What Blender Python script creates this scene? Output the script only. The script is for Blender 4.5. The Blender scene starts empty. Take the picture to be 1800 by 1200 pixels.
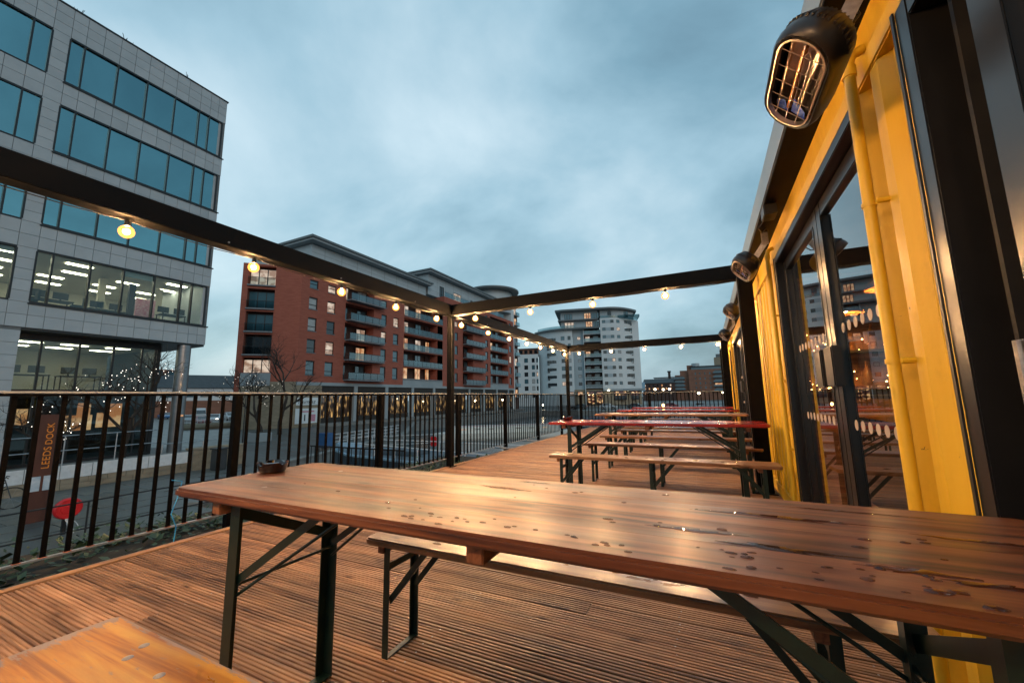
import bpy, bmesh, math, random
from mathutils import Vector, Matrix
random.seed(7)
R = math.radians
SC = bpy.context.scene
COL = SC.collection

# ------------------------------------------------------------------ camera
cam_d = bpy.data.cameras.new('camera')
cam_d.sensor_fit = 'HORIZONTAL'; cam_d.sensor_width = 36.0; cam_d.lens = 13.886
cam_d.clip_start = 0.05; cam_d.clip_end = 3000
cam = bpy.data.objects.new('camera', cam_d); COL.objects.link(cam)
PITCH, ROLL, YAW = R(8.1314), R(-1.0235), R(25.9294)
fw = Vector((-math.sin(YAW)*math.cos(PITCH), math.cos(YAW)*math.cos(PITCH), math.sin(PITCH)))
r0 = Vector((math.cos(YAW), math.sin(YAW), 0)); u0 = r0.cross(fw)
rr = r0*math.cos(ROLL)+u0*math.sin(ROLL); uu = -r0*math.sin(ROLL)+u0*math.cos(ROLL)
cam.matrix_world = Matrix(((rr.x, uu.x, -fw.x, 0), (rr.y, uu.y, -fw.y, 0), (rr.z, uu.z, -fw.z, 1.06), (0, 0, 0, 1)))
SC.camera = cam

# ------------------------------------------------------------------ world: overcast dusk sky
W = bpy.data.worlds.new('World'); SC.world = W; W.use_nodes = True
nt = W.node_tree; nt.nodes.clear()
def N(nt, t, **k):
    n = nt.nodes.new(t)
    for a, b in k.items():
        if a.startswith('_'): n.inputs[int(a[1:])].default_value = b
        else: setattr(n, a, b)
    return n
def L(nt, a, b): nt.links.new(a, b)
def ramp(nt, stops, interp='LINEAR'):
    n = nt.nodes.new('ShaderNodeValToRGB'); n.color_ramp.interpolation = interp
    e = n.color_ramp.elements
    while len(e) > 1: e.remove(e[-1])
    for i, (p, c) in enumerate(stops):
        x = e[0] if i == 0 else e.new(p)
        x.position = p; x.color = (c[0], c[1], c[2], 1)
    return n
SUN_EL, SUN_ROT = R(7), R(125)
sky = N(nt, 'ShaderNodeTexSky', sky_type='NISHITA', sun_disc=False, sun_elevation=SUN_EL, sun_rotation=SUN_ROT, air_density=1.5, dust_density=1.0)
bg1 = N(nt, 'ShaderNodeBackground'); bg1.inputs[1].default_value = 0.03
L(nt, sky.outputs[0], bg1.inputs[0])
tc = N(nt, 'ShaderNodeTexCoord')
sep = N(nt, 'ShaderNodeSeparateXYZ'); L(nt, tc.outputs['Generated'], sep.inputs[0])
zc = N(nt, 'ShaderNodeMath', operation='MAXIMUM'); L(nt, sep.outputs[2], zc.inputs[0]); zc.inputs[1].default_value = 0.0
za = N(nt, 'ShaderNodeMath', operation='ADD'); L(nt, zc.outputs[0], za.inputs[0]); za.inputs[1].default_value = 0.52
dx = N(nt, 'ShaderNodeMath', operation='DIVIDE'); L(nt, sep.outputs[0], dx.inputs[0]); L(nt, za.outputs[0], dx.inputs[1])
dy = N(nt, 'ShaderNodeMath', operation='DIVIDE'); L(nt, sep.outputs[1], dy.inputs[0]); L(nt, za.outputs[0], dy.inputs[1])
cmb = N(nt, 'ShaderNodeCombineXYZ'); L(nt, dx.outputs[0], cmb.inputs[0]); L(nt, dy.outputs[0], cmb.inputs[1])
mp = N(nt, 'ShaderNodeMapping'); mp.inputs['Location'].default_value = (3.1, 1.7, 0); mp.inputs['Rotation'].default_value = (0, 0, R(35)); mp.inputs['Scale'].default_value = (1.0, 1.3, 1)
L(nt, cmb.outputs[0], mp.inputs[0])
n1 = N(nt, 'ShaderNodeTexNoise'); n1.inputs['Scale'].default_value = 1.55; n1.inputs['Detail'].default_value = 9; n1.inputs['Roughness'].default_value = 0.54; n1.inputs['Distortion'].default_value = 0.25
L(nt, mp.outputs[0], n1.inputs['Vector'])
# broad bright part of the cloud deck towards the last daylight (left of the view)
dot = N(nt, 'ShaderNodeVectorMath', operation='DOT_PRODUCT'); L(nt, tc.outputs['Generated'], dot.inputs[0]); dot.inputs[1].default_value = Vector((-0.80, 0.35, 0.48)).normalized()
dm = N(nt, 'ShaderNodeMapRange'); L(nt, dot.outputs['Value'], dm.inputs[0]); dm.inputs[1].default_value = 0.35; dm.inputs[2].default_value = 1.0; dm.inputs[3].default_value = -0.07; dm.inputs[4].default_value = 0.15
ad = N(nt, 'ShaderNodeMath', operation='ADD'); L(nt, n1.outputs['Fac'], ad.inputs[0]); L(nt, dm.outputs[0], ad.inputs[1])
cr = ramp(nt, [(0.27, (0.105, 0.205, 0.285)), (0.42, (0.18, 0.335, 0.44)), (0.57, (0.31, 0.49, 0.605)), (0.80, (0.56, 0.71, 0.80))])
L(nt, ad.outputs[0], cr.inputs[0])
bg2 = N(nt, 'ShaderNodeBackground'); bg2.inputs[1].default_value = 1.07
L(nt, cr.outputs[0], bg2.inputs[0])
addsh = N(nt, 'ShaderNodeAddShader'); L(nt, bg1.outputs[0], addsh.inputs[0]); L(nt, bg2.outputs[0], addsh.inputs[1])
wo = N(nt, 'ShaderNodeOutputWorld'); L(nt, addsh.outputs[0], wo.inputs[0])

# ------------------------------------------------------------------ sun (veiled) and exposure
sd = bpy.data.lights.new('sun', 'SUN'); sd.energy = 0.5; sd.angle = R(25); sd.color = (1.0, 0.98, 0.96)
so = bpy.data.objects.new('sun', sd); COL.objects.link(so)
az = SUN_ROT
sdir = Vector((math.sin(az)*math.cos(R(25)), math.cos(az)*math.cos(R(25)), math.sin(R(25))))
so.rotation_euler = (-sdir).to_track_quat('-Z', 'Y').to_euler()
SC.view_settings.view_transform = 'Standard'; SC.view_settings.look = 'None'
SC.view_settings.exposure = 0.05; SC.view_settings.gamma = 1.0
SC.render.engine = 'CYCLES'
cy = SC.cycles
cy.use_denoising = True; cy.max_bounces = 7; cy.diffuse_bounces = 3; cy.glossy_bounces = 4; cy.transmission_bounces = 4
cy.transparent_max_bounces = 20; cy.sample_clamp_indirect = 4.0; cy.caustics_reflective = False; cy.caustics_refractive = False
cy.blur_glossy = 0.3
try: cy.use_light_tree = True
except Exception: pass

# ------------------------------------------------------------------ materials
def newmat(name):
    m = bpy.data.materials.new(name); m.use_nodes = True
    nt = m.node_tree; b = nt.nodes['Principled BSDF']
    return m, nt, b
def setp(b, **k):
    al = dict(rough='Roughness', metal='Metallic', coat='Coat Weight', coatr='Coat Roughness', spec='Specular IOR Level')
    for a, v in k.items(): b.inputs[al[a]].default_value = v
def pm(name, c1, c2=None, scale=(4, 4, 4), rough=0.6, rough2=None, bump=0.0, bumpscale=None, rv=0.0, detail=5, stops=(0.35, 0.65), seed=0.0, chips=False, **k):
    """noise between two colours at world position; rv = value spread between objects"""
    m, nt, b = newmat(name); setp(b, rough=rough, **k)
    if c2 is None: c2 = tuple(x*0.86 for x in c1)
    g = N(nt, 'ShaderNodeNewGeometry'); mpn = N(nt, 'ShaderNodeMapping')
    mpn.inputs['Scale'].default_value = scale
    L(nt, g.outputs['Position'], mpn.inputs[0])
    oi = N(nt, 'ShaderNodeObjectInfo')
    if rv:
        mul = N(nt, 'ShaderNodeMath', operation='MULTIPLY'); L(nt, oi.outputs['Random'], mul.inputs[0]); mul.inputs[1].default_value = 37.0
        L(nt, mul.outputs[0], mpn.inputs['Location'])
    no = N(nt, 'ShaderNodeTexNoise'); no.inputs['Scale'].default_value = 1.0; no.inputs['Detail'].default_value = detail; no.inputs['Roughness'].default_value = 0.62
    L(nt, mpn.outputs[0], no.inputs['Vector'])
    rp = ramp(nt, [(stops[0], c1), (stops[1], c2)]); L(nt, no.outputs['Fac'], rp.inputs[0])
    out = rp.outputs[0]
    if rv:
        mr = N(nt, 'ShaderNodeMapRange'); L(nt, oi.outputs['Random'], mr.inputs[0]); mr.inputs[3].default_value = 1-rv; mr.inputs[4].default_value = 1+rv
        hs = N(nt, 'ShaderNodeHueSaturation'); L(nt, mr.outputs[0], hs.inputs['Value']); L(nt, out, hs.inputs['Color']); out = hs.outputs[0]
    if chips:
        # grime in blotches and a few paint chips showing rust
        mpc = N(nt, 'ShaderNodeMapping'); mpc.inputs['Scale'].default_value = (3, 3, 1.6); L(nt, g.outputs['Position'], mpc.inputs[0])
        ng = N(nt, 'ShaderNodeTexNoise'); ng.inputs['Scale'].default_value = 2.2; ng.inputs['Detail'].default_value = 8; ng.inputs['Roughness'].default_value = 0.7; L(nt, mpc.outputs[0], ng.inputs['Vector'])
        gr = ramp(nt, [(0.30, (0.70, 0.66, 0.60)), (0.46, (1, 1, 1))]); L(nt, ng.outputs['Fac'], gr.inputs[0])
        mg = N(nt, 'ShaderNodeMix', data_type='RGBA', blend_type='MULTIPLY'); mg.inputs[0].default_value = 0.5; L(nt, out, mg.inputs[6]); L(nt, gr.outputs[0], mg.inputs[7]); out = mg.outputs[2]
        nc = N(nt, 'ShaderNodeTexNoise'); nc.inputs['Scale'].default_value = 26; nc.inputs['Detail'].default_value = 5; L(nt, g.outputs['Position'], nc.inputs['Vector'])
        cc = ramp(nt, [(0.735, (0, 0, 0)), (0.75, (1, 1, 1))]); L(nt, nc.outputs['Fac'], cc.inputs[0])
        mc = N(nt, 'ShaderNodeMix', data_type='RGBA'); L(nt, cc.outputs[0], mc.inputs[0]); L(nt, out, mc.inputs[6]); mc.inputs[7].default_value = (0.13, 0.045, 0.015, 1); out = mc.outputs[2]
    L(nt, out, b.inputs['Base Color'])
    if rough2 is not None:
        mr2 = N(nt, 'ShaderNodeMapRange'); L(nt, no.outputs['Fac'], mr2.inputs[0]); mr2.inputs[1].default_value = 0.3; mr2.inputs[2].default_value = 0.7
        mr2.inputs[3].default_value = rough; mr2.inputs[4].default_value = rough2; L(nt, mr2.outputs[0], b.inputs['Roughness'])
    if bump:
        nb = no
        if bumpscale:
            mp2 = N(nt, 'ShaderNodeMapping'); mp2.inputs['Scale'].default_value = bumpscale; L(nt, g.outputs['Position'], mp2.inputs[0])
            nb = N(nt, 'ShaderNodeTexNoise'); nb.inputs['Scale'].default_value = 1.0; nb.inputs['Detail'].default_value = 4; L(nt, mp2.outputs[0], nb.inputs['Vector'])
        bp = N(nt, 'ShaderNodeBump'); bp.inputs['Strength'].default_value = bump; bp.inputs['Distance'].default_value = 0.01
        L(nt, nb.outputs['Fac'], bp.inputs['Height']); L(nt, bp.outputs[0], b.inputs['Normal'])
    return m
def emat(name, col, s):
    m = bpy.data.materials.new(name); m.use_nodes = True; nt = m.node_tree; nt.nodes.clear()
    e = N(nt, 'ShaderNodeEmission'); e.inputs[0].default_value = (*col, 1); e.inputs[1].default_value = s
    o = N(nt, 'ShaderNodeOutputMaterial'); L(nt, e.outputs[0], o.inputs[0]); return m
def halo_glass(name):  # globe glass with the lens halo painted in as orange emission
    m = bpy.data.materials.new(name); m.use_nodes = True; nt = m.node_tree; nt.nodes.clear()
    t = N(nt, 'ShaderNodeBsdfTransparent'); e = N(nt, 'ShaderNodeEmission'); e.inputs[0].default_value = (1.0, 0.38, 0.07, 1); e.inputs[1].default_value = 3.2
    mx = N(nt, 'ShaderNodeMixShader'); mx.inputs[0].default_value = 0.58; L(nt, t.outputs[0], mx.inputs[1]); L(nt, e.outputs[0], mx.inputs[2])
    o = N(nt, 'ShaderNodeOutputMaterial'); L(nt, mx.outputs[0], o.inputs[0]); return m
def glassmat(name, tint, refl, ior=1.5, rough=0.0, boost=0.0):
    """clear pane: see-through with a Fresnel sheen"""
    m = bpy.data.materials.new(name); m.use_nodes = True; nt = m.node_tree; nt.nodes.clear()
    t = N(nt, 'ShaderNodeBsdfTransparent'); t.inputs[0].default_value = (*tint, 1)
    gl = N(nt, 'ShaderNodeBsdfGlossy'); gl.inputs[0].default_value = (*refl, 1); gl.inputs['Roughness'].default_value = rough
    fr = N(nt, 'ShaderNodeFresnel'); fr.inputs[0].default_value = ior
    ad0 = N(nt, 'ShaderNodeMath', operation='ADD', use_clamp=True); L(nt, fr.outputs[0], ad0.inputs[0]); ad0.inputs[1].default_value = boost
    gg = N(nt, 'ShaderNodeNewGeometry'); iv = N(nt, 'ShaderNodeMath', operation='SUBTRACT'); iv.inputs[0].default_value = 1.0; L(nt, gg.outputs['Backfacing'], iv.inputs[1])
    ad = N(nt, 'ShaderNodeMath', operation='MULTIPLY'); L(nt, ad0.outputs[0], ad.inputs[0]); L(nt, iv.outputs[0], ad.inputs[1])   # sheen on the outer face only
    mx = N(nt, 'ShaderNodeMixShader'); L(nt, ad.outputs[0], mx.inputs[0]); L(nt, t.outputs[0], mx.inputs[1]); L(nt, gl.outputs[0], mx.inputs[2])
    o = N(nt, 'ShaderNodeOutputMaterial'); L(nt, mx.outputs[0], o.inputs[0]); return m

def wood(name, c_dark, c_mid, c_light, rough=0.35, rough2=0.6, rv=0.18, axis=0, coat=0.0, coatr=0.1, knots=True, wear=None, stain=0.68):
    """grain streaked along the board"""
    m, nt, b = newmat(name); setp(b, rough=rough, coat=coat, coatr=coatr)
    g = N(nt, 'ShaderNodeNewGeometry'); oi = N(nt, 'ShaderNodeObjectInfo')
    mul = N(nt, 'ShaderNodeMath', operation='MULTIPLY'); L(nt, oi.outputs['Random'], mul.inputs[0]); mul.inputs[1].default_value = 53.0
    mpn = N(nt, 'ShaderNodeMapping'); mpn.inputs['Scale'].default_value = (1.3, 24, 24) if axis == 0 else (24, 1.3, 24)
    L(nt, g.outputs['Position'], mpn.inputs[0]); L(nt, mul.outputs[0], mpn.inputs['Location'])
    no = N(nt, 'ShaderNodeTexNoise'); no.inputs['Scale'].default_value = 1; no.inputs['Detail'].default_value = 6; no.inputs['Roughness'].default_value = 0.6; no.inputs['Distortion'].default_value = 0.7
    L(nt, mpn.outputs[0], no.inputs['Vector'])
    rp = ramp(nt, [(0.34, c_dark), (0.48, c_mid), (0.66, c_light)]); L(nt, no.outputs['Fac'], rp.inputs[0])
    # broad stains
    mp2 = N(nt, 'ShaderNodeMapping'); mp2.inputs['Scale'].default_value = (1.5, 4.5, 4) if axis == 0 else (4.5, 1.5, 4)
    L(nt, g.outputs['Position'], mp2.inputs[0]); L(nt, mul.outputs[0], mp2.inputs['Location'])
    n2 = N(nt, 'ShaderNodeTexNoise'); n2.inputs['Scale'].default_value = 1.3; n2.inputs['Detail'].default_value = 6; n2.inputs['Roughness'].default_value = 0.65; L(nt, mp2.outputs[0], n2.inputs['Vector'])
    st = ramp(nt, [(0.30, (stain, stain*.94, stain*.90)), (0.5, (0.94, 0.94, 0.94)), (0.72, (1.15, 1.12, 1.08))]); L(nt, n2.outputs['Fac'], st.inputs[0])
    mx = N(nt, 'ShaderNodeMix', data_type='RGBA', blend_type='MULTIPLY'); mx.inputs[0].default_value = 1
    L(nt, rp.outputs[0], mx.inputs[6]); L(nt, st.outputs[0], mx.inputs[7]); col = mx.outputs[2]
    if knots:
        vo = N(nt, 'ShaderNodeTexVoronoi'); vo.inputs['Scale'].default_value = 1.0
        mp3 = N(nt, 'ShaderNodeMapping'); mp3.inputs['Scale'].default_value = (3.2, 9.0, 9.0) if axis == 0 else (9, 3.2, 9)
        L(nt, g.outputs['Position'], mp3.inputs[0]); L(nt, mul.outputs[0], mp3.inputs['Location']); L(nt, mp3.outputs[0], vo.inputs['Vector'])
        kr = ramp(nt, [(0.05, (0.12, 0.08, 0.06)), (0.10, (0.55, 0.47, 0.42)), (0.20, (1, 1, 1))]); L(nt, vo.outputs['Distance'], kr.inputs[0])
        mk = N(nt, 'ShaderNodeMix', data_type='RGBA', blend_type='MULTIPLY'); mk.inputs[0].default_value = 0.85
        L(nt, col, mk.inputs[6]); L(nt, kr.outputs[0], mk.inputs[7]); col = mk.outputs[2]
    mr = N(nt, 'ShaderNodeMapRange'); L(nt, oi.outputs['Random'], mr.inputs[0]); mr.inputs[3].default_value = 1-rv; mr.inputs[4].default_value = 1+rv
    hs = N(nt, 'ShaderNodeHueSaturation'); L(nt, mr.outputs[0], hs.inputs['Value']); L(nt, col, hs.inputs['Color']); col = hs.outputs[0]
    rr_ = N(nt, 'ShaderNodeMapRange'); L(nt, n2.outputs['Fac'], rr_.inputs[0]); rr_.inputs[1].default_value = 0.35; rr_.inputs[2].default_value = 0.65
    rr_.inputs[3].default_value = rough; rr_.inputs[4].default_value = rough2; rout = rr_.outputs[0]
    if wear:
        # varnish rubbed off: ragged noise that is denser near the end and the long edges of the seat (x0, y0, y1)
        x0, y0, y1 = wear
        sp = N(nt, 'ShaderNodeSeparateXYZ'); L(nt, g.outputs['Position'], sp.inputs[0])
        ex = N(nt, 'ShaderNodeMath', operation='SUBTRACT'); L(nt, sp.outputs[0], ex.inputs[0]); ex.inputs[1].default_value = x0
        ey = N(nt, 'ShaderNodeMath', operation='SUBTRACT'); ey.inputs[0].default_value = y1; L(nt, sp.outputs[1], ey.inputs[1])
        ez = N(nt, 'ShaderNodeMath', operation='SUBTRACT'); L(nt, sp.outputs[1], ez.inputs[0]); ez.inputs[1].default_value = y0
        mn = N(nt, 'ShaderNodeMath', operation='MINIMUM'); L(nt, ex.outputs[0], mn.inputs[0])
        ey2 = N(nt, 'ShaderNodeMath', operation='MULTIPLY'); L(nt, ey.outputs[0], ey2.inputs[0]); ey2.inputs[1].default_value = 3.0
        L(nt, ey2.outputs[0], mn.inputs[1])
        em = N(nt, 'ShaderNodeMapRange'); L(nt, mn.outputs[0], em.inputs[0]); em.inputs[1].default_value = 0.0; em.inputs[2].default_value = 0.07; em.inputs[3].default_value = 0.29; em.inputs[4].default_value = -0.02
        mp4 = N(nt, 'ShaderNodeMapping'); mp4.inputs['Scale'].default_value = (14, 75, 30); L(nt, g.outputs['Position'], mp4.inputs[0])
        n4 = N(nt, 'ShaderNodeTexNoise'); n4.inputs['Scale'].default_value = 1; n4.inputs['Detail'].default_value = 7; n4.inputs['Roughness'].default_value = 0.7; L(nt, mp4.outputs[0], n4.inputs['Vector'])
        sm = N(nt, 'ShaderNodeMath', operation='ADD'); L(nt, em.outputs[0], sm.inputs[0]); L(nt, n4.outputs['Fac'], sm.inputs[1])
        wr = ramp(nt, [(0.60, (0, 0, 0)), (0.66, (1, 1, 1))]); L(nt, sm.outputs[0], wr.inputs[0])
        mw = N(nt, 'ShaderNodeMix', data_type='RGBA'); L(nt, wr.outputs[0], mw.inputs[0]); L(nt, col, mw.inputs[6]); mw.inputs[7].default_value = (0.33, 0.25, 0.21, 1); col = mw.outputs[2]
        mrw = N(nt, 'ShaderNodeMix', data_type='FLOAT'); L(nt, wr.outputs[0], mrw.inputs[0]); L(nt, rout, mrw.inputs[2]); mrw.inputs[3].default_value = 0.8; rout = mrw.outputs[0]
    L(nt, col, b.inputs['Base Color']); L(nt, rout, b.inputs['Roughness'])
    bp = N(nt, 'ShaderNodeBump'); bp.inputs['Strength'].default_value = 0.12; bp.inputs['Distance'].default_value = 0.002
    L(nt, no.outputs['Fac'], bp.inputs['Height']); L(nt, bp.outputs[0], b.inputs['Normal'])
    return m

def litmat(name, c_hi, c_lo, s, scale=(1, 1, 1), stops=(0.4, 0.6), glossy=0.12):
    """a lit window: patchy glow of the room seen through the pane"""
    m = bpy.data.materials.new(name); m.use_nodes = True; nt = m.node_tree; nt.nodes.clear()
    g = N(nt, 'ShaderNodeNewGeometry'); mpn = N(nt, 'ShaderNodeMapping'); mpn.inputs['Scale'].default_value = scale; L(nt, g.outputs['Position'], mpn.inputs[0])
    no = N(nt, 'ShaderNodeTexNoise'); no.inputs['Scale'].default_value = 1; no.inputs['Detail'].default_value = 4; L(nt, mpn.outputs[0], no.inputs['Vector'])
    rp = ramp(nt, [(stops[0], c_lo), (stops[1], c_hi)]); L(nt, no.outputs['Fac'], rp.inputs[0])
    e = N(nt, 'ShaderNodeEmission'); L(nt, rp.outputs[0], e.inputs[0]); e.inputs[1].default_value = s
    gl = N(nt, 'ShaderNodeBsdfGlossy'); gl.inputs['Roughness'].default_value = 0.02
    mx = N(nt, 'ShaderNodeMixShader'); mx.inputs[0].default_value = glossy; L(nt, e.outputs[0], mx.inputs[1]); L(nt, gl.outputs[0], mx.inputs[2])
    o = N(nt, 'ShaderNodeOutputMaterial'); L(nt, mx.outputs[0], o.inputs[0]); return m

M = {}
M['deck'] = wood('deck_wood', (0.105, 0.048, 0.024), (0.285, 0.150, 0.079), (0.42, 0.242, 0.135), rough=0.36, rough2=0.62, rv=0.30, stain=0.5)
M['edge'] = wood('edge_wood', (0.13, 0.06, 0.024), (0.30, 0.155, 0.065), (0.40, 0.22, 0.10), rough=0.4, rough2=0.6, axis=1)
M['table'] = wood('table_wood', (0.028, 0.007, 0.003), (0.125, 0.036, 0.013), (0.225, 0.078, 0.031), rough=0.34, rough2=0.58, rv=0.10, coat=0.14, coatr=0.24)
M['bench'] = wood('bench_wood', (0.13, 0.05, 0.022), (0.27, 0.12, 0.05), (0.36, 0.175, 0.08), rough=0.26, rough2=0.5, rv=0.10, coat=0.4, coatr=0.22)
M['worn'] = wood('worn_varnish', (0.30, 0.085, 0.006), (0.52, 0.20, 0.016), (0.64, 0.32, 0.04), rough=0.25, rough2=0.5, rv=0.0, coat=0.3, coatr=0.12, wear=(-1.555, 0.355, 0.605))
M['red'] = wood('red_stain', (0.26, 0.012, 0.009), (0.42, 0.022, 0.014), (0.52, 0.05, 0.03), rough=0.16, rough2=0.34, rv=0.08, coat=0.6, coatr=0.14, knots=False)
M['batten'] = wood('batten_wood', (0.10, 0.03, 0.012), (0.21, 0.075, 0.03), (0.30, 0.12, 0.05), rough=0.5, rough2=0.7, axis=1)
M['green'] = pm('green_steel', (0.004, 0.016, 0.012), (0.007, 0.024, 0.018), scale=(30, 30, 30), rough=0.38, rv=0.05)
M['black'] = pm('black_steel', (0.012, 0.012, 0.013), (0.02, 0.019, 0.018), scale=(9, 9, 9), rough=0.36, rough2=0.5)
M['eaves'] = pm('eaves_metal', (0.15, 0.19, 0.21), (0.20, 0.235, 0.25), scale=(3, 0.8, 3), rough=0.34, spec=0.6)
M['beam'] = pm('beam_paint', (0.002, 0.0019, 0.0019), (0.0035, 0.0032, 0.003), scale=(3, 3, 3), rough=0.45, rough2=0.6, spec=0.10)
M['fence'] = pm('fence_paint', (0.002, 0.002, 0.002), (0.004, 0.0035, 0.0035), scale=(20, 20, 8), rough=0.55, spec=0.06)
M['railtop'] = pm('rail_grey', (0.24, 0.27, 0.29), (0.32, 0.35, 0.37), scale=(20, 20, 20), rough=0.4)
M['galv'] = pm('galvanised', (0.30, 0.32, 0.34), (0.42, 0.44, 0.46), scale=(14, 14, 14), rough=0.42, metal=0.7)
M['rust'] = pm('rust_mark', (0.22, 0.06, 0.03), (0.34, 0.11, 0.06), scale=(90, 90, 90), rough=0.8)
M['yellow'] = pm('yellow_paint', (0.78, 0.46, 0.024), (0.86, 0.54, 0.04), chips=True, scale=(11, 11, 0.9), rough=0.36, rough2=0.44, bump=0.09, bumpscale=(70, 70, 55))
M['dframe'] = pm('door_frame_black', (0.010, 0.010, 0.011), (0.016, 0.016, 0.017), scale=(6, 6, 3), rough=0.28)
M['alu'] = pm('brushed_plate', (0.34, 0.30, 0.28), (0.46, 0.42, 0.40), scale=(60, 60, 60), rough=0.4, metal=0.85)
M['pane'] = glassmat('door_glass', (0.92, 0.93, 0.92), (1, 1, 1), 1.6, boost=0.16)
M['dot'] = pm('frosted_dot', (0.46, 0.37, 0.30), (0.52, 0.43, 0.36), rough=0.7)
M['oglass'] = glassmat('office_glass', (0.80, 0.86, 0.82), (0.80, 0.97, 1.0), 1.5, boost=0.04)
M['oglass2'] = glassmat('office_glass_coated', (0.26, 0.42, 0.44), (0.42, 0.78, 0.85), 1.5, boost=0.52)
M['clad'] = pm('stone_panel', (0.35, 0.385, 0.405), (0.40, 0.435, 0.455), scale=(1.2, 1.2, 1.2), rough=0.45, rough2=0.6, rv=0.05)
M['joint'] = pm('joint_dark', (0.13, 0.14, 0.145), (0.17, 0.18, 0.185), rough=0.9)
M['winframe'] = pm('window_frame', (0.010, 0.012, 0.014), (0.016, 0.018, 0.02), rough=0.4)
M['brick'] = pm('red_brick', (0.28, 0.075, 0.046), (0.36, 0.105, 0.066), scale=(1.2, 1.2, 7.0), rough=0.85, bump=0.3, bumpscale=(4.5, 4.5, 13.5), detail=8)
M['attic'] = pm('attic_cladding', (0.36, 0.41, 0.43), (0.42, 0.47, 0.49), scale=(0.3, 0.3, 1.0), rough=0.5)
M['roofdark'] = pm('roof_edge', (0.10, 0.12, 0.125), (0.14, 0.155, 0.16), rough=0.5)
M['bluegrey'] = pm('blue_grey_band', (0.25, 0.29, 0.31), (0.31, 0.345, 0.36), scale=(0.4, 0.4, 0.4), rough=0.5)
M['beige'] = pm('beige_stone', (0.22, 0.18, 0.125), (0.30, 0.25, 0.18), scale=(1.5, 1.5, 4), rough=0.85, bump=0.2)
M['white_r'] = pm('white_render', (0.56, 0.59, 0.60), (0.63, 0.66, 0.66), scale=(0.15, 0.15, 0.1), rough=0.8)
M['blue_r'] = pm('blue_grey_render', (0.33, 0.40, 0.43), (0.39, 0.45, 0.48), scale=(0.15, 0.15, 0.1), rough=0.8)
M['bglass'] = glassmat('balcony_glass', (0.50, 0.60, 0.62), (0.66, 0.80, 0.84), 1.5, boost=0.18)
M['slab'] = pm('slab_edge', (0.16, 0.17, 0.18), (0.22, 0.23, 0.24), rough=0.7)
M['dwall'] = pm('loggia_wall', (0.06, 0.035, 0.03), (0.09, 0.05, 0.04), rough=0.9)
def darkglass(name, col, refl=0.35):
    m, nt, b = newmat(name); b.inputs['Base Color'].default_value = (*col, 1); setp(b, rough=0.05, spec=0.9, coat=refl, coatr=0.02); return m
M['wdark'] = darkglass('window_dark', (0.012, 0.016, 0.02), 0.6)
M['wteal'] = darkglass('window_teal', (0.05, 0.12, 0.15), 0.8)
M['wblind'] = pm('window_blind', (0.30, 0.31, 0.31), (0.42, 0.43, 0.42), scale=(1, 1, 9), rough=0.5, coat=0.4)
M['wlit'] = litmat('window_lit', (1.0, 0.62, 0.33), (0.55, 0.20, 0.07), 0.85, (1.3, 1.3, 1.1))
M['wlit2'] = litmat('window_lit_pale', (1.0, 0.80, 0.62), (0.45, 0.27, 0.18), 0.75, (1.1, 1.1, 1.6))
M['shop'] = litmat('shop_lit', (1.0, 0.58, 0.20), (0.022, 0.012, 0.007), 0.9, (1.0, 3.4, 0.8), (0.52, 0.68))
M['shop2'] = litmat('bar_lit', (1.0, 0.60, 0.26), (0.05, 0.012, 0.010), 1.2, (0.9, 0.9, 1.6), (0.50, 0.60))
M['asph'] = pm('paving', (0.055, 0.062, 0.06), (0.115, 0.125, 0.12), scale=(0.5, 1.6, 1), rough=0.32, rough2=0.62, bump=0.15, bumpscale=(6, 6, 6), detail=8)
M['soil'] = pm('dark_soil', (0.012, 0.011, 0.008), (0.035, 0.03, 0.02), scale=(9, 9, 9), rough=0.95, bump=0.8)
M['conc'] = pm('concrete', (0.16, 0.16, 0.15), (0.24, 0.235, 0.22), scale=(2, 2, 2), rough=0.85, bump=0.3)
M['leaf'] = pm('ivy_leaf', (0.012, 0.035, 0.014), (0.035, 0.075, 0.035), scale=(14, 14, 14), rough=0.5)
M['bark'] = pm('bark', (0.018, 0.014, 0.011), (0.045, 0.035, 0.028), scale=(8, 8, 3), rough=0.9)
M['fairy'] = emat('fairy_light', (1.0, 0.92, 0.8), 4.5)
M['amber'] = emat('amber_light', (1.0, 0.52, 0.16), 28)
M['bulb'] = emat('bulb_glow', (1.0, 0.55, 0.23), 8200)
M['haloglass'] = halo_glass('bulb_halo_glass')  # orange halo round the bulb, put into the glass as glow
M['corten'] = pm('corten_steel', (0.045, 0.013, 0.008), (0.085, 0.026, 0.016), scale=(3, 3, 1.3), rough=0.6)
M['orange'] = pm('orange_letter', (0.75, 0.24, 0.02), (0.82, 0.28, 0.03), rough=0.5)
M['poster'] = pm('white_poster', (0.62, 0.66, 0.68), (0.70, 0.74, 0.75), scale=(1, 1, 1), rough=0.5)
M['map'] = pm('map_panel', (0.30, 0.42, 0.52), (0.52, 0.60, 0.66), scale=(4, 4, 6), rough=0.3)
M['ink'] = pm('ink', (0.02, 0.02, 0.025), (0.03, 0.03, 0.035), rough=0.6)
M['pink'] = pm('pink_print', (0.45, 0.12, 0.20), (0.55, 0.35, 0.40), scale=(9, 9, 9), rough=0.6)
M['redp'] = pm('red_plastic', (0.50, 0.012, 0.016), (0.60, 0.02, 0.022), scale=(5, 5, 5), rough=0.35)
M['whitep'] = pm('white_paint', (0.55, 0.57, 0.58), (0.65, 0.67, 0.68), scale=(6, 6, 6), rough=0.5)
M['bluep'] = pm('blue_plastic', (0.02, 0.08, 0.20), (0.03, 0.10, 0.25), rough=0.4)
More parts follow.
